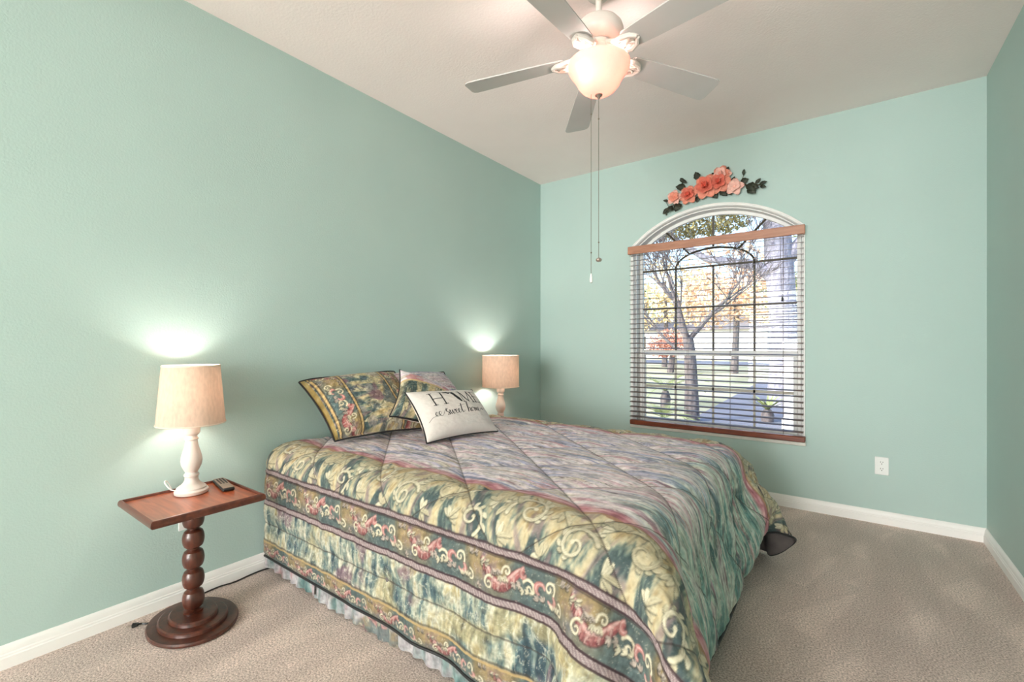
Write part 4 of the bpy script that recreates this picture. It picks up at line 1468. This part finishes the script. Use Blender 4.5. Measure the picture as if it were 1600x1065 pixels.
# ------------------------------------------------------------------ pillows
def pillow(name, corners, T_, nx, ny, colour, label, cat, group=None, flange=0.0, material=PRINT, pinch=.05, piping=True, sag=0.0, backmat=None):
    """corners: bottom-left, bottom-right, top-right, top-left; bulges both ways; front printed"""
    BL, BR, TR, TL = [np.array(c_, float) for c_ in corners]
    A, B = np.meshgrid(np.linspace(-1, 1, nx), np.linspace(-1, 1, ny), indexing='ij')
    w_ = (np.linalg.norm(BR - BL) + np.linalg.norm(TR - TL)) / 2; h_ = (np.linalg.norm(TL - BL) + np.linalg.norm(TR - BR)) / 2
    n0 = np.cross((BR - BL) + (TR - TL), (TL - BL) + (TR - BR)); n0 /= np.linalg.norm(n0)
    A2 = A * (1 - pinch * (1 - B ** 2) * np.abs(A) ** 3); B2 = B * (1 - pinch * (1 - A ** 2) * np.abs(B) ** 3)
    s_, t_ = ((A2 + 1) / 2)[..., None], ((B2 + 1) / 2)[..., None]
    base = (BL * (1 - s_) + BR * s_) * (1 - t_) + (TL * (1 - s_) + TR * s_) * t_
    fa = 1 - 2 * flange / w_; fb = 1 - 2 * flange / h_
    a_, b_ = np.clip(np.abs(A) / fa, 0, 1), np.clip(np.abs(B) / fb, 0, 1)
    th = T_ * ((1 - a_ ** 2.3) * (1 - b_ ** 2.3)) ** .5
    th = th * (1 + .16 * (fbm((A + 3) * 2, (B + 3) * 2, hash(label) % 97, 3) - .5))
    crease = .004 * (fbm((A + 5) * 5, (B + 5) * 5, 7, 3) - .5) * np.clip(th / .02, .2, 1)
    wav = flange * .10 * np.sin(A * 7 + 1) * np.clip((np.abs(B) - fb) / max(1e-3, 1 - fb), 0, 1) if flange else 0
    base = base + n0 * ((crease + wav)[..., None]) - np.array([0, 0, 1.0]) * (sag * (1 - A ** 4) * np.clip(B, 0, 1))[..., None]
    e = empty(name, tuple((BL + BR) / 2), label=label, cat=cat, **({'group': group} if group else {}))
    inv = Matrix.Translation(-e.location)
    UVc = np.stack([(A + 1) / 2 * w_, (B + 1) / 2 * h_], -1)
    F = grid_mesh('front', base + n0 * (th + .002)[..., None], colour(UVc[..., 0], UVc[..., 1], w_, h_), UVc, None, material)
    K = grid_mesh('back', (base - n0 * (th * .8 + .002)[..., None])[:, ::-1][::3, ::3], None, None, None, backmat or CREAMC)
    for o in (F, K):
        o.parent = e; o.matrix_parent_inverse = inv
    if piping:
        lp = np.concatenate([base[:, 0], base[-1, 1:], base[::-1, -1][1:], base[0, ::-1][1:-1]])[::3]
        b = MB(); b.tube([tuple(p) for p in lp], .0048, 8, closed=True)
        o = b.build('piping', BLACKP); o.parent = e; o.matrix_parent_inverse = inv
        o['label'] = 'black corded edge'
    return e


def sham_print(x, y, w_, h_):
    """centre bouquet of acanthus between two upright rose scroll bands"""
    cv = Canvas(.40, h_, .003, False)
    base = PANEL.sample(y * 1.3 + .1, np.clip((x - w_ * .30) / (w_ * .46), 0, 1) * PANEL_H)
    blu = fbm(x * 9, y * 9, 140, 4)
    base = mixc(base, lin(70, 92, 104), sstep(.52, .64, blu) * .8)
    base = mixc(base, lin(176, 166, 160), sstep(.46, .38, blu) * .6)
    base = mixc(base, lin(136, 92, 108), sstep(.62, .70, fbm(x * 7 + 3, y * 7, 150, 3)) * .8)
    rgb = base
    for c0_, wd in ((.17, .062), (.80, .062)):
        d = x - w_ * c0_
        band = BAND.sample(y + .1 * c0_, (d + wd) / (2 * wd) * BAND_H)
        rgb = np.where((np.abs(d) < wd)[..., None], band, rgb)
        for e_ in (-wd, wd):
            rgb = mixc(rgb, lin(206, 172, 116), sstep(.007, .004, np.abs(d - e_)))
            rgb = mixc(rgb, lin(60, 48, 40), sstep(.004, .002, np.abs(np.abs(d - e_) - .008)) * .7)
    rgb = brushwork(rgb, x, y, 720, .8, 1.0)
    out_ = (x < w_ * .17 - .075)
    gold = ramp(fbm(x * 20, y * 6, 160, 4), [(.3, (112, 92, 50)), (.5, (170, 142, 84)), (.7, (204, 184, 134))])
    rgb = np.where(out_[..., None], gold, rgb)
    return np.clip(rgb * .82, .004, .95)


def sham2_print(x, y, w_, h_):
    return np.clip(brushwork(streaks(x * 1.2 + .3, y * 1.2, 300), x, y, 740, .5, .8) * .8, .004, .95)


def throw_print(x, y, w_, h_):
    rgb = PANEL.sample(x * 1.2 + .35, np.clip(y / h_ * .72, 0, 1) * PANEL_H) * .8
    rgb = mixc(rgb, lin(52, 66, 58), sstep(.5, .62, fbm(x * 8, y * 8, 170, 3)) * .6)
    rgb = brushwork(rgb, x, y, 760, .6, 1.0)
    d = y - h_ * .70
    up = streaks(x + .4, y * 1.3, 320)
    up = mixc(up, lin(188, 110, 112), sstep(.50, .60, fbm(x * 8, y * 14, 171, 3)) * .7)
    rgb = np.where((d > 0)[..., None], up, rgb)
    rgb = mixc(rgb, lin(206, 176, 128), sstep(.009, .005, np.abs(d)))
    return np.clip(rgb, .004, .95)


def home_print(x, y, w_, h_):
    """HOME with a Florida outline for the O, and sweet home in brush script"""
    cv = Canvas(w_, h_, .0014)
    cv.rgb[:] = lin(214, 205, 198)
    ink = lin(22, 20, 22)
    y0, y1 = h_ * .56, h_ * .83
    H_ = y1 - y0
    def seg(p, q, r): cv.stroke([p, q], r, color=ink)
    def serif(x_, y_, k=.013): seg((x_ - k, y_), (x_ + k, y_), .0018)
    x0 = w_ * .20
    for xx in (x0, x0 + .064):
        seg((xx, y0), (xx, y1), .0042); serif(xx, y0); serif(xx, y1)
    seg((x0, (y0 + y1) / 2), (x0 + .064, (y0 + y1) / 2), .0022)
    # Florida
    fx, fy, k = x0 + .078, y1 + .002, H_ / 1.0
    fl = [(0, 0), (.42, 0), (.45, -.07), (.78, -.05), (.80, .0), (.86, -.02), (.93, -.22), (1.05, -.46), (1.15, -.70), (1.17, -.92), (1.10, -1.02), (1.02, -.98),
          (.96, -.86), (.86, -.72), (.80, -.52), (.76, -.36), (.66, -.24), (.56, -.17), (.46, -.23), (.36, -.21), (.26, -.13), (.10, -.12), (.02, -.10)]
    cv.poly([(fx + a * k, fy + b_ * k) for a, b_ in fl], ink)
    xm = x0 + .185
    seg((xm, y0), (xm + .006, y1), .0020); serif(xm, y0, .009); seg((xm + .006, y1), (xm + .036, y0 + .004), .0044)
    seg((xm + .036, y0 + .004), (xm + .066, y1), .0022); seg((xm + .066, y1), (xm + .072, y0), .0042); serif(xm + .072, y0, .012)
    serif(xm + .002, y1, .008); serif(xm + .070, y1, .008)
    xe = xm + .094
    seg((xe, y0), (xe, y1), .0042)
    for yy, L_ in ((y0 + .001, .042), ((y0 + y1) / 2, .030), (y1 - .001, .040)):
        seg((xe - .008, yy), (xe + L_, yy), .0020)
    for yy, sg in ((y0, 1), (y1, -1)):
        seg((xe + .042, yy), (xe + .043, yy + sg * .012), .0017)
    # brush script line
    xb, yb_ = w_ * .145, h_ * .33
    def script(pts, r=.0019, n=10):
        pts = np.array(pts, float)
        fine = []
        m = len(pts)
        for i in range(m - 1):
            p0, p1, p2, p3 = pts[max(0, i - 1)], pts[i], pts[i + 1], pts[min(m - 1, i + 2)]
            for t in np.linspace(0, 1, n, endpoint=False):
                fine.append(.5 * (2 * p1 + (p2 - p0) * t + (2 * p0 - 5 * p1 + 4 * p2 - p3) * t * t + (3 * p1 - p0 - 3 * p2 + p3) * t ** 3))
        fine = np.array(fine + [pts[-1]])
        d = np.gradient(fine, axis=0)
        dn = np.clip(-d[:, 1] / (np.hypot(*d.T) + 1e-9), 0, 1)   # heavier on the down strokes
        cv.stroke(fine * [1, 1] + [xb, yb_], r * (.55 + 1.0 * dn), color=ink)
    script([(-.045, -.010), (-.020, .006), (.004, .010), (.016, .022), (.010, .030), (.002, .020), (.008, .008), (.022, .010), (.036, .022), (.034, .032), (.024, .026), (.026, .010), (.040, .006),
            (.062, .030), (.074, .044)], .0017)
    script([(.080, .040), (.072, .036), (.070, .026), (.082, .014), (.080, .004), (.068, .004), (.078, .012), (.092, .030)])            # s
    script([(.092, .030), (.092, .010), (.098, .006), (.106, .028), (.106, .010), (.113, .006), (.120, .030), (.126, .022)])               # w
    script([(.124, .016), (.136, .022), (.137, .030), (.129, .028), (.127, .012), (.136, .008), (.146, .018)])                         # e
    script([(.146, .018), (.154, .024), (.154, .031), (.147, .028), (.145, .012), (.153, .008), (.164, .022)])                         # e
    script([(.164, .022), (.174, .060), (.168, .030), (.170, .010), (.178, .010), (.186, .018)])                                        # t
    script([(.155, .046), (.172, .050), (.196, .054)], .0014)
    script([(.206, .008), (.216, .040), (.222, .066), (.216, .064), (.210, .036), (.208, .008), (.216, .028), (.224, .028), (.224, .010), (.232, .012)])   # h
    script([(.242, .030), (.233, .024), (.234, .010), (.244, .012), (.246, .026), (.240, .030), (.254, .026)])                         # o
    script([(.254, .028), (.253, .008), (.261, .029), (.264, .010), (.271, .029), (.275, .010), (.282, .014)])                         # m
    script([(.281, .016), (.292, .023), (.291, .031), (.284, .027), (.284, .012), (.294, .010), (.306, .024), (.322, .028), (.318, .018), (.330, .022), (.345, .030)], .0017)  # e + flourish
    return cv.sample(x, y)


pillow('pillow_sham', [(.352, -2.478, .672), (.468, -1.925, .672), (.115, -1.905, .988), (.085, -2.520, .962)], .105, 230, 190, sham_print,
       'printed pillow sham with rose scroll bands against the wall, left of the pair', 'pillow', 'pillow shams', flange=.018, sag=-.02, pinch=.07)
pillow('pillow_sham', [(.385, -1.985, .680), (.355, -1.445, .680), (.085, -1.432, .962), (.075, -1.99, .985)], .10, 200, 170, sham2_print,
       'printed pillow sham in lavender and blue, mostly hidden behind the throw pillow', 'pillow', 'pillow shams', flange=.012, pinch=.07)
pillow('throw_pillow', [(.487, -2.242, .781), (.594, -1.912, .666), (.401, -1.667, .866), (.279, -1.999, 1.010)], .080, 180, 180, throw_print,
       'small square printed throw pillow with black edge tilted between sham and canvas cushion', 'pillow', pinch=.13)
pillow('lumbar_pillow', [(.712, -2.186, .657), (.803, -1.712, .657), (.606, -1.716, .884), (.528, -2.172, .904)], .088, 340, 220, home_print,
       'off-white canvas lumbar pillow with black HOME sweet home lettering', 'pillow', material=HOMEP, pinch=.09)

# ------------------------------------------------------------------ flower swag over the window
swag = empty('floral_swag', (1.57, -.02, 2.35), label='artificial peach flower swag with dark leaves above the window arch', cat='flower swag')
PETAL = [mat('peach_petal', lin(236, 152, 128), .7, var=.12, vscale=30), mat('coral_petal', lin(222, 116, 96), .7, var=.15, vscale=30), mat('blush_petal', lin(240, 190, 176), .7, var=.08, vscale=30)]
LEAFM = mat('dark_silk_leaf', lin(46, 50, 36), .6, var=.3, vscale=25)
STEMM = mat('brown_stem', lin(78, 62, 40), .8)


def petal_patch(b, c, tilt, az, L_, W_, cup, mi=0):
    """a cupped petal growing from c; az = direction in the wall plane, tilt = opening angle from the wall normal"""
    n, m = 6, 5
    vs, fs = [], []
    da = np.array([math.cos(az), 0, math.sin(az)]); nb = np.array([0, -1.0, 0]); sd = np.array([-math.sin(az), 0, math.cos(az)])
    for i in range(n):
        t = i / (n - 1)
        ang = tilt + cup * t
        r = L_ * t
        for j in range(m):
            s_ = -1 + 2 * j / (m - 1)
            wd = W_ * math.sin(PI * (.12 + .80 * t)) ** .8
            p = np.array(c) + da * (r * math.sin(ang)) + nb * (r * math.cos(ang) + .25 * W_ * s_ * s_) + sd * (wd * s_)
            vs.append(tuple(p))
    for i in range(n - 1):
        for j in range(m - 1):
            fs.append((i * m + j, (i + 1) * m + j, (i + 1) * m + j + 1, i * m + j + 1))
    b.add(vs, fs, mi)


def flower(x, z, R, mats, y=-.035, layers=3):
    b = MB(); R = R * 1.18
    for l in range(layers):
        k = 6 - l if layers > 2 else 5
        for i in range(k):
            petal_patch(b, (x, y - .010 * l * R / .05, z), .95 - .33 * l + .08 * rng.random(), 2 * PI * (i + .5 * l) / k + .3 * rng.random(), R * (1.15 - .22 * l), R * (.50 - .09 * l), .55 - .25 * l, min(l, 1))
    b.sphere((x, y - .02 * R / .05, z), R * .14, 8, 6, 1)
    o = b.build('flower', mats, swag)
    sm = o.modifiers.new('thick', 'SOLIDIFY'); sm.thickness = .0012
    return o


flower(1.560, 2.392, .072, PETAL[:2]); flower(1.655, 2.402, .062, PETAL[:2]); flower(1.668, 2.464, .050, [PETAL[0], PETAL[2]]); flower(1.428, 2.352, .055, [PETAL[0], PETAL[1]])
flower(1.318, 2.352, .046, [PETAL[2], PETAL[0]], layers=2); flower(1.765, 2.350, .048, [PETAL[2], PETAL[2]], layers=2); flower(1.705, 2.452, .030, [PETAL[2], PETAL[0]], layers=2)


def leaf(x, z, az, L_, W_, y=-.02):
    b = MB()
    n = 8
    vs, fs = [], []
    lift = rng.uniform(-.1, .35)
    for i in range(n):
        t = i / (n - 1)
        wd = W_ * math.sin(PI * t ** .8) * (1 + .18 * (i % 2)) + .0004
        cx, cz = x + math.cos(az) * L_ * t, z + math.sin(az) * L_ * t
        yy = y - lift * L_ * math.sin(t * PI * .7) - .004
        for sg in (-1, 0, 1):
            vs.append((cx - math.sin(az) * wd * sg, yy - .2 * wd * abs(sg), cz + math.cos(az) * wd * sg))
    for i in range(n - 1):
        for j in (0, 1):
            fs.append((i * 3 + j, (i + 1) * 3 + j, (i + 1) * 3 + j + 1, i * 3 + j + 1))
    b.add(vs, fs)
    o = b.build('leaf', LEAFM, swag)
    sm = o.modifiers.new('thick', 'SOLIDIFY'); sm.thickness = .001
    return o


for (x, z, a, L_, W_) in ((1.40, 2.425, 165, .085, .026), (1.50, 2.462, 110, .075, .024), (1.41, 2.46, 150, .07, .014), (1.385, 2.475, 130, .04, .012), (1.37, 2.295, 215, .075, .026), (1.345, 2.30, 245, .065, .022),
                          (1.31, 2.275, 205, .05, .016), (1.29, 2.30, 250, .07, .018), (1.27, 2.335, 165, .05, .010), (1.255, 2.285, 230, .06, .012), (1.245, 2.27, 270, .05, .008), (1.50, 2.335, 250, .05, .018),
                          (1.60, 2.355, 300, .075, .026), (1.66, 2.355, 310, .075, .026), (1.72, 2.345, 290, .055, .022), (1.70, 2.475, 60, .045, .015), (1.62, 2.46, 120, .04, .014), (1.80, 2.375, 20, .06, .022),
                          (1.835, 2.345, -20, .10, .028), (1.85, 2.33, -45, .08, .028), (1.90, 2.35, 45, .05, .012), (1.925, 2.34, 10, .055, .012), (1.93, 2.325, -20, .045, .012), (1.82, 2.43, 80, .045, .010), (1.745, 2.385, 70, .05, .014)):
    leaf(x, z, math.radians(a), L_, W_)
b = MB()
b.tube([(1.22, -.012, 2.24), (1.30, -.018, 2.30), (1.42, -.022, 2.36), (1.56, -.024, 2.39), (1.70, -.022, 2.39), (1.82, -.018, 2.36), (1.95, -.012, 2.335)], .004, 8)
b.tube([(1.80, -.018, 2.37), (1.82, -.02, 2.43)], .002, 6); b.tube([(1.27, -.016, 2.28), (1.24, -.02, 2.34)], .002, 6)
b.build('stem', STEMM, swag)

# ------------------------------------------------------------------ garden beyond the window
GZ = -.25
LAWN = mat('sunlit_lawn', lin(140, 142, 112), .9, vscale=.7, color2=lin(204, 198, 168), bump=.3, bscale=30, bdist=.03)
DRIVE = mat('grey_driveway', lin(120, 122, 134), .9, vscale=1.5, var=.15)
STUCCO = mat('white_stucco', lin(240, 236, 232), .8)
ROOF = mat('grey_shingle_roof', lin(128, 120, 118), .9, var=.15)
BARK = mat('grey_bark', lin(76, 70, 74), .9, vscale=6, color2=lin(124, 116, 116), bump=.6, bscale=25, bdist=.02, stretch=(3, 3, .6))
OAKB = mat('oak_bark', lin(120, 118, 134), .9, vscale=5, color2=lin(168, 166, 180), bump=.8, bscale=18, bdist=.04, stretch=(3, 3, .6))
LV = {k: mat(k + '_foliage', lin(*c_), .6, var=.3, vscale=1.2) for k, c_ in (('green', (120, 132, 74)), ('gold', (228, 206, 160)), ('orange', (224, 190, 160)), ('olive', (140, 132, 84)), ('palm', (150, 160, 110)), ('russet', (206, 150, 130)))}
b = MB(); b.box((-45, T + .02, GZ - .2), (30, 75, GZ)); tag(b.build('lawn', LAWN, smooth=False), 'sunny lawn outside the window', 'lawn', kind='structure')
b = MB()
b.add([(.2, 1.2, GZ + .012), (2.6, 1.2, GZ + .012), (2.0, 16, GZ + .012), (-.2, 16, GZ + .012), (.2, 1.2, GZ - .01), (2.6, 1.2, GZ - .01), (2.0, 16, GZ - .01), (-.2, 16, GZ - .01)],
      [(0, 1, 2, 3), (7, 6, 5, 4), (0, 4, 5, 1), (1, 5, 6, 2), (2, 6, 7, 3), (3, 7, 4, 0)])
tag(b.build('driveway', DRIVE, smooth=False), 'grey driveway outside at the lower right of the window', 'driveway', kind='structure')
b = MB(); b.box((-45, 30.0, GZ - .01), (30, 35.5, GZ + .014)); tag(b.build('street', DRIVE, smooth=False), 'pale street across the lawn', 'street', kind='structure')


b = MB()
EV = ADDED_HALL_Y - .5  # unseen roof, added so its eave shades the near garden
b.add([(-1.2, .75, 2.86), (5, .75, 2.86), (5, EV, 2.86), (-1.2, EV, 2.86), (-1.2, (EV + .75) / 2, 4.3), (5, (EV + .75) / 2, 4.3)],
      [(0, 1, 5, 4), (2, 3, 4, 5), (1, 2, 5), (3, 0, 4), (3, 2, 1, 0)])
tag(b.build('roof_added_shade', ROOF, smooth=False), 'unseen shingle roof added over the bedroom to shade the near garden', 'roof', kind='structure')


def house(x, y, w_, d_, h_, label):
    e = empty('house', (x, y, GZ), label=label, cat='house')
    b = MB(); b.box((x - w_ / 2, y, GZ), (x + w_ / 2, y + d_, GZ + h_)); b.build('house_wall', STUCCO, e, smooth=False)
    b = MB()
    o_ = .5
    x0, x1, y0, y1, z = x - w_ / 2 - o_, x + w_ / 2 + o_, y - o_, y + d_ + o_, GZ + h_
    b.add([(x0, y0, z), (x1, y0, z), (x1, y1, z), (x0, y1, z), (x0 + d_ * .5, (y0 + y1) / 2, z + d_ * .22), (x1 - d_ * .5, (y0 + y1) / 2, z + d_ * .22)],
          [(0, 1, 5, 4), (1, 2, 5), (2, 3, 4, 5), (3, 0, 4), (3, 2, 1, 0)])
    b.build('roof', ROOF, e, smooth=False)
    b = MB(); b.box((x + w_ * .12, y - .03, GZ), (x + w_ * .40, y + .02, GZ + 2.2)); b.build('garage_door', WHITE, e, smooth=False)
    for dx in (-.36, -.12):
        b = MB(); b.box((x + w_ * dx - .7, y - .03, GZ + .9), (x + w_ * dx + .7, y + .02, GZ + 2.1)); b.build('window', DARKBROWN, e, smooth=False)


house(-9.5, 40, 13, 9, 2.7, 'white stucco house with grey roof across the street')


def leaf_cloud(name, m, blobs, n, size, parent, seed):
    """a crown of loose leaves: n small bent leaf faces scattered through ellipsoids"""
    r = np.random.RandomState(seed)
    vs = np.zeros((n, 4, 3)); k = r.randint(0, len(blobs), n)
    B = np.array(blobs)
    d = r.normal(size=(n, 3)); d /= np.linalg.norm(d, axis=1)[:, None]
    rad = r.uniform(.25, 1, n) ** .5
    c_ = B[k, :3] + d * rad[:, None] * B[k, 3:6]
    a = r.normal(size=(n, 3)); a /= np.linalg.norm(a, axis=1)[:, None]
    t = np.cross(a, r.normal(size=(n, 3))); t /= np.linalg.norm(t, axis=1)[:, None]
    bb = np.cross(a, t)
    sz = size * r.uniform(.6, 1.4, n)[:, None]
    vs[:, 0] = c_ - t * sz; vs[:, 1] = c_ + bb * sz * .5 + a * sz * .15; vs[:, 2] = c_ + t * sz; vs[:, 3] = c_ - bb * sz * .5 + a * sz * .15
    me = bpy.data.meshes.new(name)
    me.from_pydata(vs.reshape(-1, 3).tolist(), [], (np.arange(n * 4).reshape(n, 4)).tolist())
    o = link(name, me, None, m)
    o.parent = parent; o.matrix_parent_inverse = Matrix.Translation(-parent.location)
    return o


def branchy(b, p, d, L_, r, depth, rg, spread=.55, mi=0):
    pts, rs = [p], [r]
    q = Vector(p); dd = Vector(d).normalized()
    n = 5
    for i in range(n):
        dd = (dd + Vector((rg.uniform(-1, 1), rg.uniform(-1, 1), rg.uniform(-.6, 1))) * .12).normalized()
        q = q + dd * (L_ / n)
        pts.append(tuple(q)); rs.append(r * (1 - .42 * (i + 1) / n))
    b.tube(pts, rs, 6 if depth < 3 else 8)
    if depth == 0: return
    k = 3 if depth > 1 else 4
    for i in range(k):
        t = rg.uniform(.45, 1.0) if i else 1.0
        bp = Vector(pts[int(round(t * n))])
        nd = (dd + Vector((rg.uniform(-1, 1), rg.uniform(-1, 1), rg.uniform(-.25, .7))) * spread * 1.3).normalized()
        branchy(b, tuple(bp), nd, L_ * rg.uniform(.6, .78), max(.006, rs[int(round(t * n))] * .70), depth - 1, rg, spread)


# bare tree in the middle of the view
e = empty('bare_tree', (.15, 4.9, GZ), label='bare branching grey tree outside the left half of the window', cat='tree')
b = MB(); rg = random.Random(5)
b.tube([(.15, 4.9, GZ), (.13, 4.92, .5), (.10, 4.95, 1.0), (.06, 4.97, 1.25)], [.14, .115, .105, .095], 12)
branchy(b, (.06, 4.97, 1.22), (-.45, .1, .85), 1.05, .070, 5, rg)
branchy(b, (.06, 4.97, 1.22), (.55, .25, .8), .95, .050, 5, rg)
branchy(b, (.09, 4.95, .95), (-.9, .2, .5), .9, .040, 4, rg)
branchy(b, (.08, 4.96, 1.1), (-.2, -.3, .9), .9, .036, 4, rg)
b.build('trunk', BARK, e)
# large oak at the right
OX = 1.30
e = empty('oak_tree', (OX, 8.4, GZ), label='thick grey oak outside the right side of the window', cat='tree')
b = MB()
b.tube([(OX, 8.4, GZ), (OX - .01, 8.4, .8), (OX - .05, 8.4, 1.8), (OX - .13, 8.4, 3.0), (OX - .25, 8.4, 5.2)], [.40, .31, .28, .30, .24], 16)
b.tube([(OX - .09, 8.4, 2.5), (OX - .55, 8.2, 3.0), (OX - 1.65, 8.0, 3.25), (OX - 2.75, 7.8, 4.1)], [.15, .12, .08, .05], 10)
b.tube([(OX - .13, 8.4, 2.9), (OX + .55, 8.5, 3.8), (OX + 1.45, 8.6, 4.4)], [.18, .14, .08], 10)
b.build('trunk', OAKB, e)
leaf_cloud('foliage', LV['olive'], [(-1.6, 8.2, 4.4, 1.9, 1.4, .8), (.9, 8.4, 5.0, 1.8, 1.5, .7), (-.3, 7.6, 4.1, 1.2, .8, .4), (-3.0, 8.0, 4.3, 1.2, 1.0, .8)], 8000, .05, e, 3)
# garden trees behind
def tree(x, y, h_, r, key, label, n=2600, seed=1, size=.12):
    e = empty('garden_tree', (x, y, GZ), label=label, cat='tree', group='trees beyond the lawn')
    b = MB(); b.tube([(x, y, GZ), (x + .1, y, GZ + h_ * .35), (x, y + .1, GZ + h_ * .7)], [.18, .13, .07], 8); b.build('trunk', BARK, e)
    leaf_cloud('foliage', LV[key], [(x, y, GZ + h_ * .62, r, r, h_ * .30), (x - r * .5, y, GZ + h_ * .5, r * .7, r * .7, h_ * .2), (x + r * .5, y - .3, GZ + h_ * .55, r * .7, r * .6, h_ * .22)], n, size, e, seed)


tree(-6.5, 24, 7.5, 3.0, 'gold', 'golden yellow tree seen through the left of the window', 2550, 11)
tree(-1.9, 20, 7.0, 2.2, 'orange', 'orange autumn tree seen between the oak and the bare tree', 2380, 12)
tree(-13.5, 27, 8.0, 3.0, 'olive', 'olive green tree at the far left of the garden view', 2550, 13)
tree(.6, 27, 8.5, 2.4, 'green', 'green tree behind the thick oak', 2550, 14)
tree(-4.6, 19, 2.4, 1.0, 'russet', 'low reddish shrub across the lawn', 1200, 15, .08)
tree(-16, 38, 9.0, 4.0, 'green', 'tall green tree beyond the street at the left', 1500, 16, .2)
tree(-4.4, 58, 11, 5.0, 'gold', 'tall golden tree behind the white house', 1600, 17, .25)


# cycads and the agave close to the window
def fronds(name, x, y, z, n, L_, label, cat, key, seed, droop=.9, w_=.05, simple=False):
    rg = random.Random(seed)
    e = empty(name, (x, y, GZ), label=label, cat=cat, **({} if simple else {'group': 'cycads outside'}))
    b = MB(); b.lathe([(.10, 0), (.11, (z - GZ) * .6), (.06, z - GZ)], (x, y, GZ), 12); b.build('stem', BARK, e)
    b = MB()
    for i in range(n):
        a = 2 * PI * i / n + rg.uniform(-.2, .2)
        up = rg.uniform(.35, 1.1)
        pts = []
        for k in range(9):
            t = k / 8
            rr = L_ * t * math.cos(up * (1 - .5 * t))
            pts.append(Vector((x + math.cos(a) * rr, y + math.sin(a) * rr, z + L_ * t * math.sin(up) - droop * L_ * t * t * .5)))
        if simple:
            sd = Vector((-math.sin(a), math.cos(a), 0))
            vs, fs = [], []
            for k, p in enumerate(pts):
                wd = w_ * (1 - k / 8) ** .7 + .001
                vs += [p - sd * wd, p + Vector((0, 0, -.3 * wd)), p + sd * wd]
            for k in range(8):
                for j in (0, 1):
                    fs.append((k * 3 + j, k * 3 + 3 + j, k * 3 + 4 + j, k * 3 + 1 + j))
            b.add(vs, fs)
        else:
            b.tube(pts, .006, 5)
            for k in range(1, 8):
                for sub in (0, .33, .66):
                    p = pts[k].lerp(pts[k + 1], sub)
                    d = (pts[k + 1] - pts[k]).normalized()
                    sd = Vector((-math.sin(a), math.cos(a), 0))
                    for sg in (-1, 1):
                        tip = p + (sd * sg * .85 + d * .5 + Vector((0, 0, .1))) * (.16 * (1 - .5 * k / 8))
                        q = d * .008
                        b.add([p - q, p + q, tip], [(0, 1, 2)])
    b.build('frond', LV[key], e, smooth=False)


fronds('cycad', -.75, 6.2, .15, 16, 1.0, 'spiky cycad outside the lower left of the window, larger one', 'plant', 'palm', 3)
fronds('cycad', -.15, 4.2, -.12, 15, .62, 'spiky cycad outside the lower left of the window, small low one', 'plant', 'palm', 4)
fronds('agave', 1.28, 5.6, -.02, 18, .36, 'pale agave rosette outside by the driveway', 'plant', 'palm', 6, .2, .035, True)
b = MB(); b.box((1.60, 4.95, GZ), (1.84, 5.19, 1.2), bev=.01); b.box((1.57, 4.92, GZ), (1.87, 5.22, GZ + .18), bev=.01); b.box((1.57, 4.92, 1.06), (1.87, 5.22, 1.2), bev=.01)
tag(b.build('porch_pillar', STUCCO), 'white porch pillar outside the lower right of the window', 'pillar')
